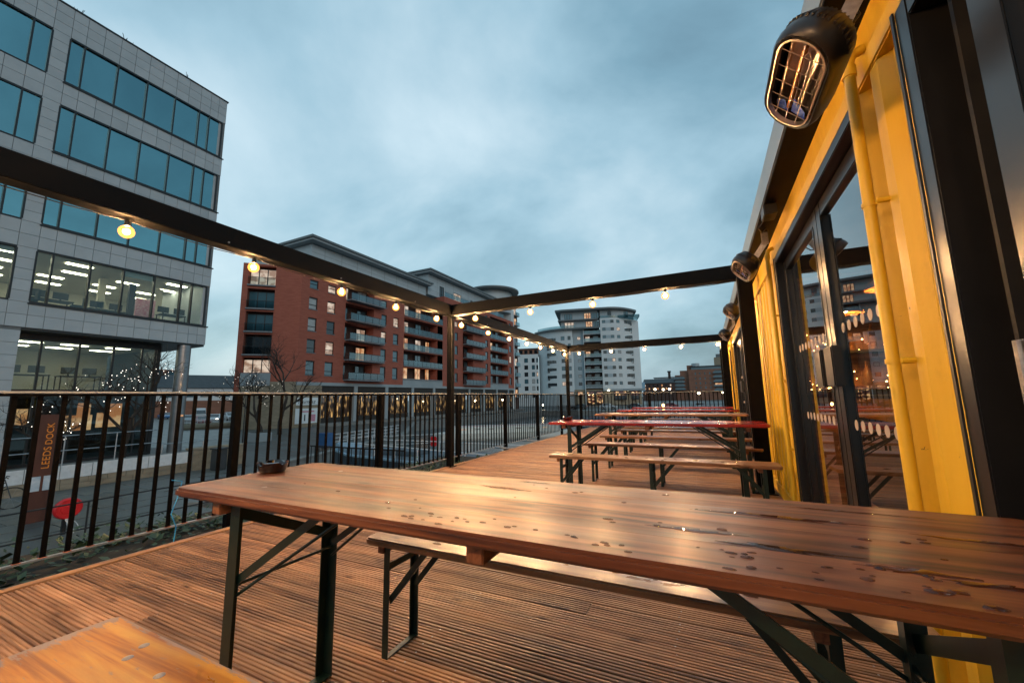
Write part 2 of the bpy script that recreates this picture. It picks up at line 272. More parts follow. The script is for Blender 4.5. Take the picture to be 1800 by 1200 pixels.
M['navy'] = pm('navy_hull', (0.022, 0.045, 0.065), (0.04, 0.07, 0.095), scale=(1, 1, 1), rough=0.5)
M['bdeck'] = pm('boat_deck', (0.06, 0.095, 0.125), (0.095, 0.135, 0.165), scale=(1.2, 1.2, 1.2), rough=0.5)
M['cord'] = pm('blue_cord', (0.01, 0.22, 0.50), (0.02, 0.28, 0.58), rough=0.5)
M['ltblue'] = pm('light_blue_trim', (0.24, 0.40, 0.52), (0.30, 0.46, 0.58), rough=0.5)
M['cream'] = pm('cream_cabin', (0.66, 0.64, 0.57), (0.74, 0.72, 0.65), scale=(2, 2, 2), rough=0.5)
M['tyre'] = pm('rubber', (0.012, 0.012, 0.012), (0.02, 0.02, 0.02), rough=0.85)
M['glassash'] = pm('ashtray_glass', (0.006, 0.003, 0.002), (0.014, 0.006, 0.004), scale=(40, 40, 40), rough=0.10, coat=0.8, coatr=0.04)
M['heat'] = pm('heater_shell', (0.014, 0.013, 0.013), (0.022, 0.02, 0.019), rough=0.34)
M['chrome'] = pm('reflector', (0.62, 0.52, 0.45), (0.72, 0.62, 0.54), scale=(15, 15, 15), rough=0.30, metal=0.85)
M['tube'] = pm('copper_tube', (0.55, 0.20, 0.06), (0.75, 0.34, 0.12), scale=(60, 60, 60), rough=0.25, metal=0.6)
M['bluefoil'] = pm('blue_film', (0.03, 0.09, 0.80), (0.16, 0.30, 0.90), scale=(40, 40, 40), rough=0.2)
M['ceil'] = emat('ceiling_light', (1.0, 0.90, 0.70), 17.0)
M['room'] = pm('room_wall', (0.50, 0.46, 0.36), (0.58, 0.54, 0.43), scale=(0.4, 0.4, 0.4), rough=0.8)
M['roomf'] = pm('room_floor', (0.16, 0.15, 0.14), (0.22, 0.21, 0.2), rough=0.7)
M['barwall'] = wood('bar_wall_boards', (0.12, 0.045, 0.02), (0.26, 0.11, 0.05), (0.36, 0.17, 0.08), rough=0.4, rough2=0.6)
M['dark'] = pm('dark_interior', (0.02, 0.018, 0.016), (0.035, 0.03, 0.026), rough=0.8)
M['brownb'] = pm('brown_brick', (0.21, 0.095, 0.06), (0.28, 0.13, 0.085), scale=(0.5, 0.5, 2), rough=0.9)
M['slate'] = pm('slate_roof', (0.02, 0.025, 0.028), (0.04, 0.045, 0.05), scale=(1.5, 1.5, 1.5), rough=0.6)
M['brownglass'] = pm('bottle', (0.20, 0.08, 0.02), (0.30, 0.14, 0.04), scale=(30, 30, 30), rough=0.15, rv=0.4)
M['pend'] = emat('pendant_glow', (1.0, 0.52, 0.18), 700)
M['lantern'] = emat('lantern_glow', (1.0, 0.55, 0.18), 20)
M['lampw'] = emat('street_lamp_glow', (1.0, 0.78, 0.48), 30)
M['carlit'] = emat('headlight_glow', (1.0, 0.95, 0.82), 5)
M['drop'] = glassmat('water', (0.74, 0.64, 0.56), (1, 1, 1), 1.33, boost=0.03)
M['steelcol'] = pm('steel_column', (0.22, 0.22, 0.23), (0.28, 0.28, 0.29), scale=(1, 1, 2), rough=0.32, metal=0.8)
def watermat():
    m, nt, b = newmat('dock_water'); b.inputs['Base Color'].default_value = (0.035, 0.085, 0.115, 1); setp(b, rough=0.10, spec=0.8)
    g = N(nt, 'ShaderNodeNewGeometry'); mpn = N(nt, 'ShaderNodeMapping'); mpn.inputs['Scale'].default_value = (0.8, 0.8, 1); L(nt, g.outputs['Position'], mpn.inputs[0])
    no = N(nt, 'ShaderNodeTexNoise'); no.inputs['Scale'].default_value = 2.4; no.inputs['Detail'].default_value = 5; L(nt, mpn.outputs[0], no.inputs['Vector'])
    bp = N(nt, 'ShaderNodeBump'); bp.inputs['Strength'].default_value = 0.40; bp.inputs['Distance'].default_value = 0.08
    L(nt, no.outputs['Fac'], bp.inputs['Height']); L(nt, bp.outputs[0], b.inputs['Normal']); return m
M['water'] = watermat()

# ------------------------------------------------------------------ helpers
LOCAL = set()
def wm(o):
    m = o.matrix_basis
    return wm(o.parent) @ o.matrix_parent_inverse @ m if o.parent else m.copy()
def par(o, p):
    """parent o (built in world space) to p; parts of a LOCAL root are built in its own space"""
    if p is None: return o
    o.parent = p
    r = p
    while r.parent: r = r.parent
    if r.name in LOCAL and p is r: o.matrix_parent_inverse = Matrix.Identity(4)
    elif r.name in LOCAL: o.matrix_parent_inverse = (wm(r).inverted() @ wm(p)).inverted()
    else: o.matrix_parent_inverse = wm(p).inverted()
    return o
def tag(o, label=None, cat=None, group=None, kind=None):
    if label: o['label'] = label
    if cat: o['category'] = cat
    if group: o['group'] = group
    if kind: o['kind'] = kind
    return o
def thing(name, loc, label, cat, group=None, rz=0.0, local=False):
    o = bpy.data.objects.new(name, None); o.empty_display_size = 0.1; COL.objects.link(o)
    o.location = loc; o.rotation_euler = (0, 0, rz)
    if local: LOCAL.add(o.name)
    return tag(o, label, cat, group)
def frame_of(d, up=Vector((0, 0, 1))):
    d = Vector(d).normalized()
    if abs(d.dot(up)) > 0.98: up = Vector((0, 1, 0)) if abs(d.y) < 0.9 else Vector((1, 0, 0))
    s = d.cross(up).normalized(); t = s.cross(d).normalized()
    return d, s, t
class MB:
    def __init__(s): s.v = []; s.f = []
    def box(s, x0, x1, y0, y1, z0, z1):
        n = len(s.v)
        s.v += [(x0, y0, z0), (x1, y0, z0), (x1, y1, z0), (x0, y1, z0), (x0, y0, z1), (x1, y0, z1), (x1, y1, z1), (x0, y1, z1)]
        s.f += [tuple(n+i for i in q) for q in ((3, 2, 1, 0), (4, 5, 6, 7), (0, 1, 5, 4), (1, 2, 6, 5), (2, 3, 7, 6), (3, 0, 4, 7))]
        return s
    def quad(s, a, b, c, d):
        n = len(s.v); s.v += [tuple(a), tuple(b), tuple(c), tuple(d)]; s.f.append((n, n+1, n+2, n+3)); return s
    def bar(s, p, q, w, h, up=(0, 0, 1)):
        p = Vector(p); q = Vector(q); d, a, b = frame_of(q-p, Vector(up)); n = len(s.v)
        for e in (p, q):
            for i, j in ((-1, -1), (1, -1), (1, 1), (-1, 1)): s.v.append(tuple(e+a*(i*w/2)+b*(j*h/2)))
        s.f += [tuple(n+i for i in k) for k in ((0, 1, 2, 3), (7, 6, 5, 4), (0, 4, 5, 1), (1, 5, 6, 2), (2, 6, 7, 3), (3, 7, 4, 0))]
        return s
    def tube(s, pts, r, k=8, cap=True, close=False):
        pts = [Vector(p) for p in pts]; n0 = len(s.v); m = len(pts); a = None
        for i, p in enumerate(pts):
            d = (pts[(i+1) % m if close else min(i+1, m-1)]-pts[(i-1) if (i or close) else 0])
            if d.length < 1e-9: d = Vector((0, 0, 1))
            d.normalize()
            if a is None: _, a, b = frame_of(d)
            else:
                a = (a-d*a.dot(d)); a = a.normalized() if a.length > 1e-6 else frame_of(d)[1]
            b = d.cross(a)
            ri = r[i] if isinstance(r, (list, tuple)) else r
            for j in range(k):
                t = 2*math.pi*j/k; s.v.append(tuple(p+a*(math.cos(t)*ri)+b*(math.sin(t)*ri)))
        for i in range(m if close else m-1):
            for j in range(k):
                A = n0+i*k; B = n0+((i+1) % m)*k
                s.f.append((A+j, A+(j+1) % k, B+(j+1) % k, B+j))
        if cap and not close:
            s.f.append(tuple(n0+j for j in reversed(range(k)))); s.f.append(tuple(n0+(m-1)*k+j for j in range(k)))
        return s
    def prism(s, poly, z0, z1, f=None):
        """extrude a 2-D outline; f maps (a, b, c) to xyz"""
        f = f or (lambda a, b, c: (a, b, c)); n = len(s.v); k = len(poly)
        for z in (z0, z1):
            for a, b in poly: s.v.append(tuple(f(a, b, z)))
        s.f.append(tuple(n+i for i in reversed(range(k)))); s.f.append(tuple(n+k+i for i in range(k)))
        for i in range(k): j = (i+1) % k; s.f.append((n+i, n+j, n+k+j, n+k+i))
        return s
    def rings(s, rings, cap0=True, cap1=True):
        n = len(s.v); k = len(rings[0])
        for r in rings: s.v += [tuple(p) for p in r]
        for i in range(len(rings)-1):
            for j in range(k): A = n+i*k; B = A+k; s.f.append((A+j, A+(j+1) % k, B+(j+1) % k, B+j))
        if cap0: s.f.append(tuple(n+j for j in reversed(range(k))))
        if cap1: s.f.append(tuple(n+(len(rings)-1)*k+j for j in range(k)))
        return s
    def lathe(s, prof, c, k=16):
        return s.rings([[(c[0]+r*math.cos(2*math.pi*j/k), c[1]+r*math.sin(2*math.pi*j/k), c[2]+z) for j in range(k)] for r, z in prof])
    def ball(s, c, r, k=8, m=5, sz=1.0):
        rg = []
        for i in range(m+1):
            t = math.pi*i/m; rg.append([(c[0]+max(r*math.sin(t), 1e-4)*math.cos(2*math.pi*j/k), c[1]+max(r*math.sin(t), 1e-4)*math.sin(2*math.pi*j/k), c[2]-r*sz*math.cos(t)) for j in range(k)])
        return s.rings(rg)
    def xf(s, m):
        s.v = [tuple(m @ Vector(p)) for p in s.v]; return s
    def mesh(s, name, mat, smooth=False, bevel=0.0, bf=None):
        me = bpy.data.meshes.new(name); me.from_pydata(s.v, [], s.f)
        if bevel:
            bm = bmesh.new(); bm.from_mesh(me)
            bmesh.ops.remove_doubles(bm, verts=bm.verts, dist=1e-5)
            ed = [e for e in bm.edges if len(e.link_faces) == 2 and e.calc_face_angle(0) > 0.6 and (bf is None or bf((e.verts[0].co+e.verts[1].co)/2))]
            bmesh.ops.bevel(bm, geom=ed, offset=bevel, segments=2, affect='EDGES', clamp_overlap=True)
            bm.to_mesh(me); bm.free()
        me.materials.append(M[mat] if isinstance(mat, str) else mat)
        if smooth:
            for p in me.polygons: p.use_smooth = True
            try: me.set_sharp_from_angle(angle=R(40))
            except Exception: pass
        me.update(); return me
    def build(s, name, mat, parent=None, smooth=False, bevel=0.0, bf=None):
        o = bpy.data.objects.new(name, s.mesh(name, mat, smooth, bevel, bf)); COL.objects.link(o); return par(o, parent)
UB = {}
def ub(name, mat, parent, x0, x1, y0, y1, z0, z1, rot=None):
    """a box piece that shares one unit mesh per material"""
    if mat not in UB: UB[mat] = MB().box(0, 1, 0, 1, 0, 1).mesh('box_'+mat, mat)
    o = bpy.data.objects.new(name, UB[mat]); COL.objects.link(o)
    o.location = (x0, y0, z0); o.scale = (x1-x0, y1-y0, z1-z0)
    if rot: o.rotation_euler = rot
    return par(o, parent)
def inst(name, me, parent=None, loc=(0, 0, 0), rot=(0, 0, 0), scale=(1, 1, 1)):
    o = bpy.data.objects.new(name, me); COL.objects.link(o); o.location = loc; o.rotation_euler = rot; o.scale = scale
    return par(o, parent)
def copy_tree(o, parent=None):
    c = o.copy(); COL.objects.link(c)
    if parent is not None: c.parent = parent
    for ch in list(o.children): copy_tree(ch, c)
    return c
def text(name, body, size, mat, parent, mw, shear=0.0, ext=0.004, spacing=1.0, align='LEFT', fit=None):
    c = bpy.data.curves.new(name, 'FONT'); c.body = body; c.size = size; c.shear = shear; c.extrude = ext; c.space_character = spacing; c.align_x = align
    tmp = bpy.data.objects.new('tmp', c); COL.objects.link(tmp)
    me = bpy.data.meshes.new_from_object(tmp.evaluated_get(bpy.context.evaluated_depsgraph_get()))
    bpy.data.objects.remove(tmp); bpy.data.curves.remove(c)
    if fit:
        w_ = max(v.co.x for v in me.vertices)-min(v.co.x for v in me.vertices)
        for v in me.vertices: v.co.x *= fit/w_; v.co.y *= fit/w_
    me.materials.clear(); me.materials.append(M[mat])
    o = bpy.data.objects.new(name, me); COL.objects.link(o); o.matrix_basis = mw
    return par(o, parent)
def facade(mb, u0, u1, z0, z1, ops, depth, f, ex=()):
    """wall sheet with real openings: f(u, z, d) gives the point d metres inside the wall face"""
    us = sorted(set([u0, u1]+[e for e in ex if u0 < e < u1]+[min(max(a, u0), u1) for o in ops for a in o[:2]])); zs = sorted(set([z0, z1]+[min(max(a, z0), z1) for o in ops for a in o[2:4]]))
    for j in range(len(zs)-1):
        zc_ = (zs[j]+zs[j+1])/2; run = None
        for i in range(len(us)):
            solid = i < len(us)-1 and not any(o[0] < (us[i]+us[i+1])/2 < o[1] and o[2] < zc_ < o[3] for o in ops)
            if solid and run is None: run = us[i]
            if run is not None and (not solid or us[i] in ex) and us[i] > run:
                mb.quad(f(run, zs[j], 0), f(us[i], zs[j], 0), f(us[i], zs[j+1], 0), f(run, zs[j+1], 0)); run = us[i] if solid else None
    for o in ops:
        a, b, c, d = o[:4]; D = o[4] if len(o) > 4 else depth
        for (p, q) in (((a, c), (a, d)), ((b, d), (b, c)), ((a, d), (b, d)), ((b, c), (a, c))):
            mb.quad(f(p[0], p[1], 0), f(q[0], q[1], 0), f(q[0], q[1], D), f(p[0], p[1], D))
    return mb

# ================================================================== SETTING: ground, water
G = -2.2            # quay level (deck = 0)
WZ = -3.4           # dock water
QE = [(-15.0, 7.5), (-20.5, 14), (-26, 30), (-38, 46), (-38, 95)]
def poly_sheet(name, polys, z, mat, kind='structure'):
    bm = bmesh.new()
    for p in polys: bm.faces.new([bm.verts.new((x, y, z)) for x, y in p])
    bmesh.ops.triangulate(bm, faces=bm.faces[:]); [f.normal_flip() for f in bm.faces if (f.normal_update() or f.normal.z < 0)]
    me = bpy.data.meshes.new(name); bm.to_mesh(me); bm.free(); me.materials.append(M[mat])
    o = bpy.data.objects.new(name, me); COL.objects.link(o); tag(o, kind=kind); return o
poly_sheet('ground', [[(-900, -300), (60, -300), (60, 7.5), (-900, 7.5)]]+[[(-900, a[1]), a, b, (-900, b[1])] for a, b in zip(QE[:-1], QE[1:])]+[[(-900, 95), (900, 95), (900, 1800), (-900, 1800)], [(60, -300), (900, -300), (900, 95), (60, 95)]], G, 'asph')
poly_sheet('dock_water', [[(-60, -5), (80, -5), (80, 110), (-60, 110)]], WZ, 'water')
mb = MB()
pts = [(60, 7.5)]+QE+[(60, 95)]
for a, b in zip(pts[:-1], pts[1:]): mb.quad((a[0], a[1], WZ-1), (b[0], b[1], WZ-1), (b[0], b[1], G-0.02), (a[0], a[1], G-0.02))
tag(mb.build('quay_wall', 'conc'), kind='structure')
mb = MB()
for a, b in zip(QE[:-1], QE[1:]): mb.bar((a[0]-0.2, a[1], G+0.05), (b[0]-0.2, b[1], G+0.05), 0.5, 0.10)
tag(mb.build('quay_kerb', 'conc'), kind='structure')
# paving slabs of the near quay: long courses of stone, raised a little and uneven
random.seed(3)
slab_me = MB().box(0, 1, 0, 1, 0, 1).mesh('paving_slab', 'asph')
pav = tag(bpy.data.objects.new('pavement', None), kind='structure'); COL.objects.link(pav); pav.location = (-14, 6, G)
for i in range(9):
    x = -22.6+i*1.0
    y = 1.0+random.uniform(0, 1.2)
    while y < 11.5:
        ln = random.uniform(1.2, 2.2)
        if x+1.0 < -15.6-max(0, y+2.2-7.5)*0.9:
            inst('paving_slab', slab_me, pav, (x+0.012, y+0.012, G+0.001), (0, 0, 0), (0.976, ln-0.024, 0.018+random.uniform(0, 0.008)))
        y += ln

# planted bank between the deck and the quay
mb = MB(); mb.box(-5.2, -3.82, -6, 7.4, G, -0.16)
tag(mb.build('bank', 'soil'), kind='structure')
random.seed(11)
mb = MB()
leaf = []
for c in range(150):
    cx = random.uniform(-5.15, -3.95); cy = random.uniform(-0.5, 7.0)
    if abs(cx+4.2) < 0.12 and random.random() < .7: continue
    s = random.choice([0.03, 0.045, 0.05, 0.07]); hh = random.uniform(0.02, 0.14)
    for k in range(random.randint(14, 34)):
        p = Vector((cx+random.gauss(0, 0.10), cy+random.gauss(0, 0.13), -0.16+random.uniform(0, hh)))
        d = Vector((random.uniform(-1, 1), random.uniform(-1, 1), random.uniform(-.2, .8))).normalized()
        _, a, b = frame_of(d); l = s*random.uniform(.6, 1.4); w_ = l*random.uniform(.3, .5)
        mb.quad(p, p+d*l*.5+a*w_, p+d*l, p+d*l*.5-a*w_)
tag(mb.build('ground_cover', 'leaf'), 'low dark green weeds growing on the bank outside the fence', 'weeds', kind='stuff')

# ================================================================== DECK
DX0, DX1, DY0, DY1 = -3.72, 0.70, -1.4, 14.0
deck = tag(bpy.data.objects.new('deck', None), kind='structure'); COL.objects.link(deck); deck.location = (-1.5, 6, 0)
BP = 0.1235
prof = [(0.0015, -0.026), (0.0015, -0.003)]
nr = 6; rp_ = (BP-0.007)/nr
for i in range(nr):
    y = 0.002+i*rp_
    prof += [(y+0.001, -0.0012), (y+0.003, 0.0), (y+rp_-0.0090, 0.0), (y+rp_-0.0075, -0.0015)]
    if i < nr-1: prof += [(y+rp_-0.0062, -0.0060), (y+rp_-0.0005, -0.0060)]
prof += [(BP-0.0065, -0.003), (BP-0.0065, -0.026)]
bm_ = MB().prism([(y, z) for y, z in prof], 0, 1, lambda a, b, c: (c, a, b))
board_me = bm_.mesh('deck_board', 'deck')
random.seed(5)
y = DY0; row = 0
while y < DY1-0.02:
    cuts = [DX0+0.002, DX1]
    if row % 2 == 0 or random.random() < 0.3: cuts.insert(1, random.choice([-2.62, -1.22, -0.62, -3.0, 0.05]))
    for a, b in zip(cuts[:-1], cuts[1:]):
        inst('deck_board', board_me, deck, (a+0.0012, y, random.uniform(-0.0012, 0.0012)), (0, 0, 0), (b-a-0.0024, 1, 1))
    y += BP; row += 1
yy = DY0
for ln in (3.6, 4.2, 3.9, 3.7):
    MB().box(DX0-0.075, DX0-0.001, yy+0.002, yy+ln-0.002, -0.05, 0.006).build('edge_board', 'edge', deck, bevel=0.004); yy += ln
mb = MB()
for i in range(row):
    for jx in (-3.62, -2.60, -1.20, -0.20, 0.5):
        for off in (0.028, 0.088):
            cx_, cy_ = jx+random.uniform(-.006, .006), DY0+i*BP+off+random.uniform(-.003, .003); n_ = len(mb.v)
            if cy_ > 6: continue
            mb.v += [(cx_+.0042*math.cos(a), cy_+.0042*math.sin(a), 0.0009) for a in (0, 1.05, 2.09, 3.14, 4.19, 5.24)]; mb.f.append(tuple(n_+q for q in range(6)))
sc_ = mb.build('screws', 'galv', deck); sc_['kind'] = 'stuff'
mb = MB().box(DX0-0.055, DX1, DY0, DY1, -0.34, -0.045); mb.build('substructure', 'dark', deck)
for y in (1.5, 5.4, 8.4, 11.4, 13.8):
    MB().box(DX0-0.05, DX0+0.10, y-0.07, y+0.07, WZ-0.6 if y > 7 else G, -0.34).build('support_post', 'dark', deck)
MB().box(DX0-0.09, DX0-0.078, DY0, DY1, -0.20, 0.002).build('edge_flashing', 'galv', deck)

# ================================================================== FURNITURE
def rounded_top(mb, x0, x1, y0, y1, z0, z1, n, r, seam=0.0008):
    """planks of a top with the outer corners rounded; returns one outline per plank"""
    w = (y1-y0)/n; out = []
    for i in range(n):
        a = y0+i*w+(seam/2 if i else 0); b = y0+(i+1)*w-(seam/2 if i < n-1 else 0); P = []
        if i == 0: P += [(x0+r-r*math.sin(t), a+r-r*math.cos(t)) for t in [j*math.pi/12 for j in range(6, -1, -1)]]
        else: P += [(x0, a)]
        if i == 0: P += [(x1-r+r*math.sin(t), a+r-r*math.cos(t)) for t in [j*math.pi/12 for j in range(0, 7)]]
        else: P += [(x1, a)]
        if i == n-1: P += [(x1-r+r*math.cos(t), b-r+r*math.sin(t)) for t in [j*math.pi/12 for j in range(0, 7)]]
        else: P += [(x1, b)]
        if i == n-1: P += [(x0+r-r*math.sin(t), b-r+r*math.cos(t)) for t in [j*math.pi/12 for j in range(0, 7)]]
        else: P += [(x0, b)]
        out.append(P)
    return out
def leg_frame(t, x, y0, y1, ztop, side, wl=0.034, brace=0.36, zb=0.30, tab=False):
    """one folding end: two angle-steel legs, crossbars, foot bar and slanting struts towards the middle (side = +1 / -1)"""
    for yv in (y0, y1):
        mb = MB(); mb.box(x-wl/2, x+wl/2, yv-0.002, yv+0.002, 0.0, ztop); s = 1 if yv == y0 else -1
        mb.box(x-wl/2, x-wl/2+0.004, min(yv+0.002*s, yv+s*wl*.75), max(yv+0.002*s, yv+s*wl*.75), 0.0, ztop); mb.build('leg', 'green', t)
    if tab: MB().bar((x, y0+0.003, ztop-0.035), (x, y1-0.003, ztop-0.215), 0.005, 0.034).build('crossbar', 'green', t)
    else: MB().box(x-0.002, x+0.002, y0+0.0025, y1-0.0025, ztop-0.10, ztop-0.072).build('crossbar', 'green', t)
    MB().box(x-wl/2+0.005, x+wl/2, y0+0.0025, y1-0.0025, 0.001, 0.006).build('foot_bar', 'green', t)
    for yv in (y0+0.012, y1-0.012):
        if tab: MB().tube([(x+side*0.01, yv, zb-0.045), (x+side*(brace+.05), (yv+(y0+y1)/2)/2, ztop+0.002)], 0.0055, 6).build('strut_rod', 'green', t)
        MB().bar((x+side*0.01, yv, zb), (x+side*brace, yv, ztop+0.002), 0.006, 0.024, up=(0, 0, 1)).build('strut', 'green', t)
    MB().tube([(x+side*0.012, y0+0.014, zb-0.01), (x+side*0.012, y1-0.014, zb-0.01 if tab else ztop-0.16)], 0.0055, 6).build('diagonal_rod', 'green', t)
def beer_table(loc, x0, x1, y0, y1, mat, label, zt=0.77, n=4, legs=None, group='folding tables on the deck'):
    t = thing('folding_table', loc, label, 'table', group)
    for P in rounded_top(None, x0, x1, y0, y1, 0, 0, n, 0.045):
        MB().prism(P, zt-0.030, zt).build('plank', mat, t, bevel=0.008, bf=lambda c: c.y < y0+0.05 or c.y > y1-0.05 or c.x < x0+0.002 or c.x > x1-0.002)
    legs = legs or (x0+0.25, x1-0.25)
    for bx_ in (legs[0]-0.06, -0.49 if n == 4 else (x0+x1)/2, legs[1]+0.06):
        MB().box(bx_-0.022, bx_+0.022, y0+0.025, y1-0.03, zt-0.073, zt-0.0305).build('batten', 'batten', t, bevel=0.003)
    leg_frame(t, legs[0], y0+0.055, y1-0.135, zt-0.032, 1, 0.048, 0.40, 0.49, True); leg_frame(t, legs[1], y0+0.055, y1-0.135, zt-0.032, -1, 0.048, 0.40, 0.49, True)
    return t
def beer_bench(loc, x0, x1, y0, y1, mat, label, zt=0.47, legs=None, mid=None, group='folding benches on the deck'):
    t = thing('folding_bench', loc, label, 'bench', group)
    P = rounded_top(None, x0, x1, y0, y1, 0, 0, 1, 0.03)[0]
    MB().prism(P, zt-0.028, zt).build('seat', mat, t, bevel=0.006)
    legs = legs or (x0+0.13, x1-0.13)
    for lx in legs:
        MB().box(lx-0.045, lx-0.012, y0+0.02, y1-0.02, zt-0.062, zt-0.0285).build('batten', 'batten', t, bevel=0.002)
    leg_frame(t, legs[0], y0+0.03, y1-0.03, zt-0.030, 1, 0.030, 0.20, 0.22); leg_frame(t, legs[1], y0+0.03, y1-0.03, zt-0.030, -1, 0.030, 0.20, 0.22)
    if mid is not None: leg_frame(t, mid, y0+0.03, y1-0.03, zt-0.030, 1, 0.030, 0.20, 0.22)
    return t
front_table = beer_table((-0.56, 1.06, 0), -1.725, 0.640, 0.772, 1.352, 'table', 'long wet brown wooden table in the foreground with an ashtray on it', legs=(-1.425, 0.36))
MB().box(-1.4465, -1.4455, 0.829, 0.852, 0.52, 0.565).build('sticker', 'poster', front_table)
sb = [b for b in front_table.children if b.name.startswith('leg')][0]
MB().box(-1.443, -1.408, 0.8265, 0.8275, 0.525, 0.575).build('sticker', 'poster', front_table)
for (bx_, by_) in ((-1.40, 0.90), (-1.40, 1.22)): MB().lathe([(0.009, 0), (0.009, 0.0012), (0.005, 0.0018)], (bx_, by_, 0.7695), 10).build('bolt', 'alu', front_table)
beer_bench((-0.45, 1.48, 0), -1.395, 0.47, 1.352, 1.602, 'bench', 'wet wooden bench tucked behind the foreground table', legs=(-1.285, 0.25))
wb = beer_bench((-0.45, 0.48, 0), -1.555, 0.60, 0.355, 0.605, 'worn', 'orange varnished bench with worn pale edges at the bottom left corner', legs=(-1.40, 0.42))
for bx_, by_ in ((-1.30, 0.56), (-1.275, 0.52), (-1.13, 0.52)):
    MB().lathe([(0.011, 0), (0.011, 0.001), (0.006, 0.0022)], (bx_, by_, 0.4696), 12).build('bolt', 'alu', wb)
rows = [(4.45, 'red', 'glossy red table nearest behind the foreground table', 'first bench of the rear rows, in front of the glossy red table', 'bench directly behind the nearest red table'),
        (6.6, 'bench', 'pale brown wooden table just behind the nearest red table', 'bench in front of the pale brown table', 'bench behind the pale brown table'),
        (8.4, 'red', 'red table third from the back of the deck, behind the pale brown one', 'bench in front of the second red table', 'bench behind the second red table'),
        (10.3, 'red', 'farthest red table close to the far railing', 'bench in front of the farthest red table', 'bench behind the farthest red table')]
rows[2] = (8.4, 'red', 'second red table, between the pale brown table and the farthest one', rows[2][3], rows[2][4])
for k, (Y, mt, l1, l2, l3) in enumerate(rows):
    beer_table((-0.6, Y+0.3, 0), -1.72, 0.52, Y, Y+0.58, mt, l1, n=3)
    beer_bench((-0.5, Y-0.4, 0), -1.52, 0.51, Y-0.52, Y-0.27, 'bench', l2, mid=-0.52 if k == 0 else None)
    beer_bench((-0.5, Y+0.7, 0), -1.50, 0.50, Y+0.62, Y+0.87, 'red' if k == 2 else 'bench', l3, mid=-0.55 if k == 0 else None)

# glass ashtrays
def ashtray(loc, label, s=1.0):
    t = thing('ashtray', loc, label, 'ashtray', 'dark glass ashtrays')
    k = 32; x, y, z = loc; rg = []
    for r, zz in ((0.042, 0), (0.050, 0.004), (0.057, 0.022), (0.060, 0.036), (0.052, 0.037), (0.048, 0.02), (0.044, 0.010), (0.001, 0.010)):
        ring = []
        for j in range(k):
            dz = -0.010 if (zz > 0.03 and (j % 8) in (0, 1)) else 0.0
            ring.append((x+r*s*math.cos(2*math.pi*j/k), y+r*s*math.sin(2*math.pi*j/k), z+(zz*1.2+dz)*s))
        rg.append(ring)
    MB().rings(rg).build('bowl', 'glassash', t, smooth=True)
    mb = MB().tube([(x-0.02, y-0.01, z+0.014), (x+0.012, y+0.014, z+0.016)], 0.0035, 6); mb.build('cigarette_end', 'poster', t)
    return t
ashtray((-1.664, 1.10, 0.7705), 'dark glass ashtray near the end of the foreground table', 0.98)
ashtray((-1.60, 4.85, 0.7705), 'dark ashtray at the left end of the nearest red table', 1.1)

# rain drops and little puddles lying on the wet tops
random.seed(21)
mb = MB()
def drop(x, y, z, a, b, h, rot=0.0, k=9):
    rg = []
    ph = [random.uniform(0.82, 1.18) for _ in range(k)] if k < 12 else [1+.45*math.sin(j*2.1+rot*90)*math.sin(j*.9+1)+random.uniform(-.12, .12) for j in range(k)]
    for f, hz in ((1.0, 0.0), (0.97, 0.45), (0.8, 0.8), (0.45, 0.97), (0.02, 1.0)):
        rg.append([(x+f*ph[j]*(a*math.cos(2*math.pi*j/k)*math.cos(rot)-b*math.sin(2*math.pi*j/k)*math.sin(rot)),
                    y+f*ph[j]*(a*math.cos(2*math.pi*j/k)*math.sin(rot)+b*math.sin(2*math.pi*j/k)*math.cos(rot)), z+h*hz) for j in range(k)])
    mb.rings(rg)
ZT = 0.7703
def scatter(cx, cy, n, sx, sy, a0, a1, z=ZT):
    for _ in range(n):
        a = random.uniform(a0, a1); drop(cx+random.gauss(0, sx), cy+random.gauss(0, sy), z, a*random.uniform(1.0, 1.9), a*random.uniform(.55, .85), a*0.42, random.uniform(-.2, .2))
scatter(-0.62, 0.84, 11, 0.05, 0.02, 0.003, 0.008); scatter(-0.42, 0.85, 7, 0.05, 0.012, 0.003, 0.007); scatter(-0.22, 0.83, 6, 0.04, 0.01, 0.003, 0.007)
scatter(0.06, 0.85, 16, 0.07, 0.03, 0.0025, 0.0085); scatter(0.25, 0.84, 11, 0.05, 0.03, 0.003, 0.009); scatter(-0.10, 0.98, 5, 0.08, 0.03, 0.004, 0.009)
scatter(-1.0, 0.92, 6, 0.15, 0.05, 0.003, 0.006); scatter(0.35, 1.0, 8, 0.1, 0.06, 0.003, 0.007); scatter(-0.3, 1.2, 8, 0.3, 0.05, 0.003, 0.006)
for (x, y, a, b, h) in ((-0.62, 1.19, 0.075, 0.010, 0.0012), (0.13, 1.155, 0.16, 0.013, 0.0014), (-0.05, 0.98, 0.08, 0.010, 0.0014),
                        (0.10, 0.93, 0.09, 0.012, 0.002), (0.28, 0.90, 0.06, 0.012, 0.0025), (0.36, 0.88, 0.05, 0.010, 0.002), (0.45, 1.12, 0.09, 0.008, 0.0012),
                        (-0.55, 1.305, 0.05, 0.006, 0.001), (0.30, 1.27, 0.12, 0.006, 0.001)): drop(x, y, ZT, a, b, h, random.uniform(-.06, .06), 22)
for (x, y) in ((-0.95, 1.45), (-0.35, 1.47), (-0.1, 1.5), (0.05, 1.44)): scatter(x, y, 9, 0.05, 0.03, 0.003, 0.012, 0.4703)
scatter(-0.2, 4.05, 14, 0.25, 0.05, 0.006, 0.016, 0.4703)
tag(mb.build('water_drops', 'drop', smooth=True), 'rain drops and small puddles lying on the foreground table and bench', 'water', kind='stuff')

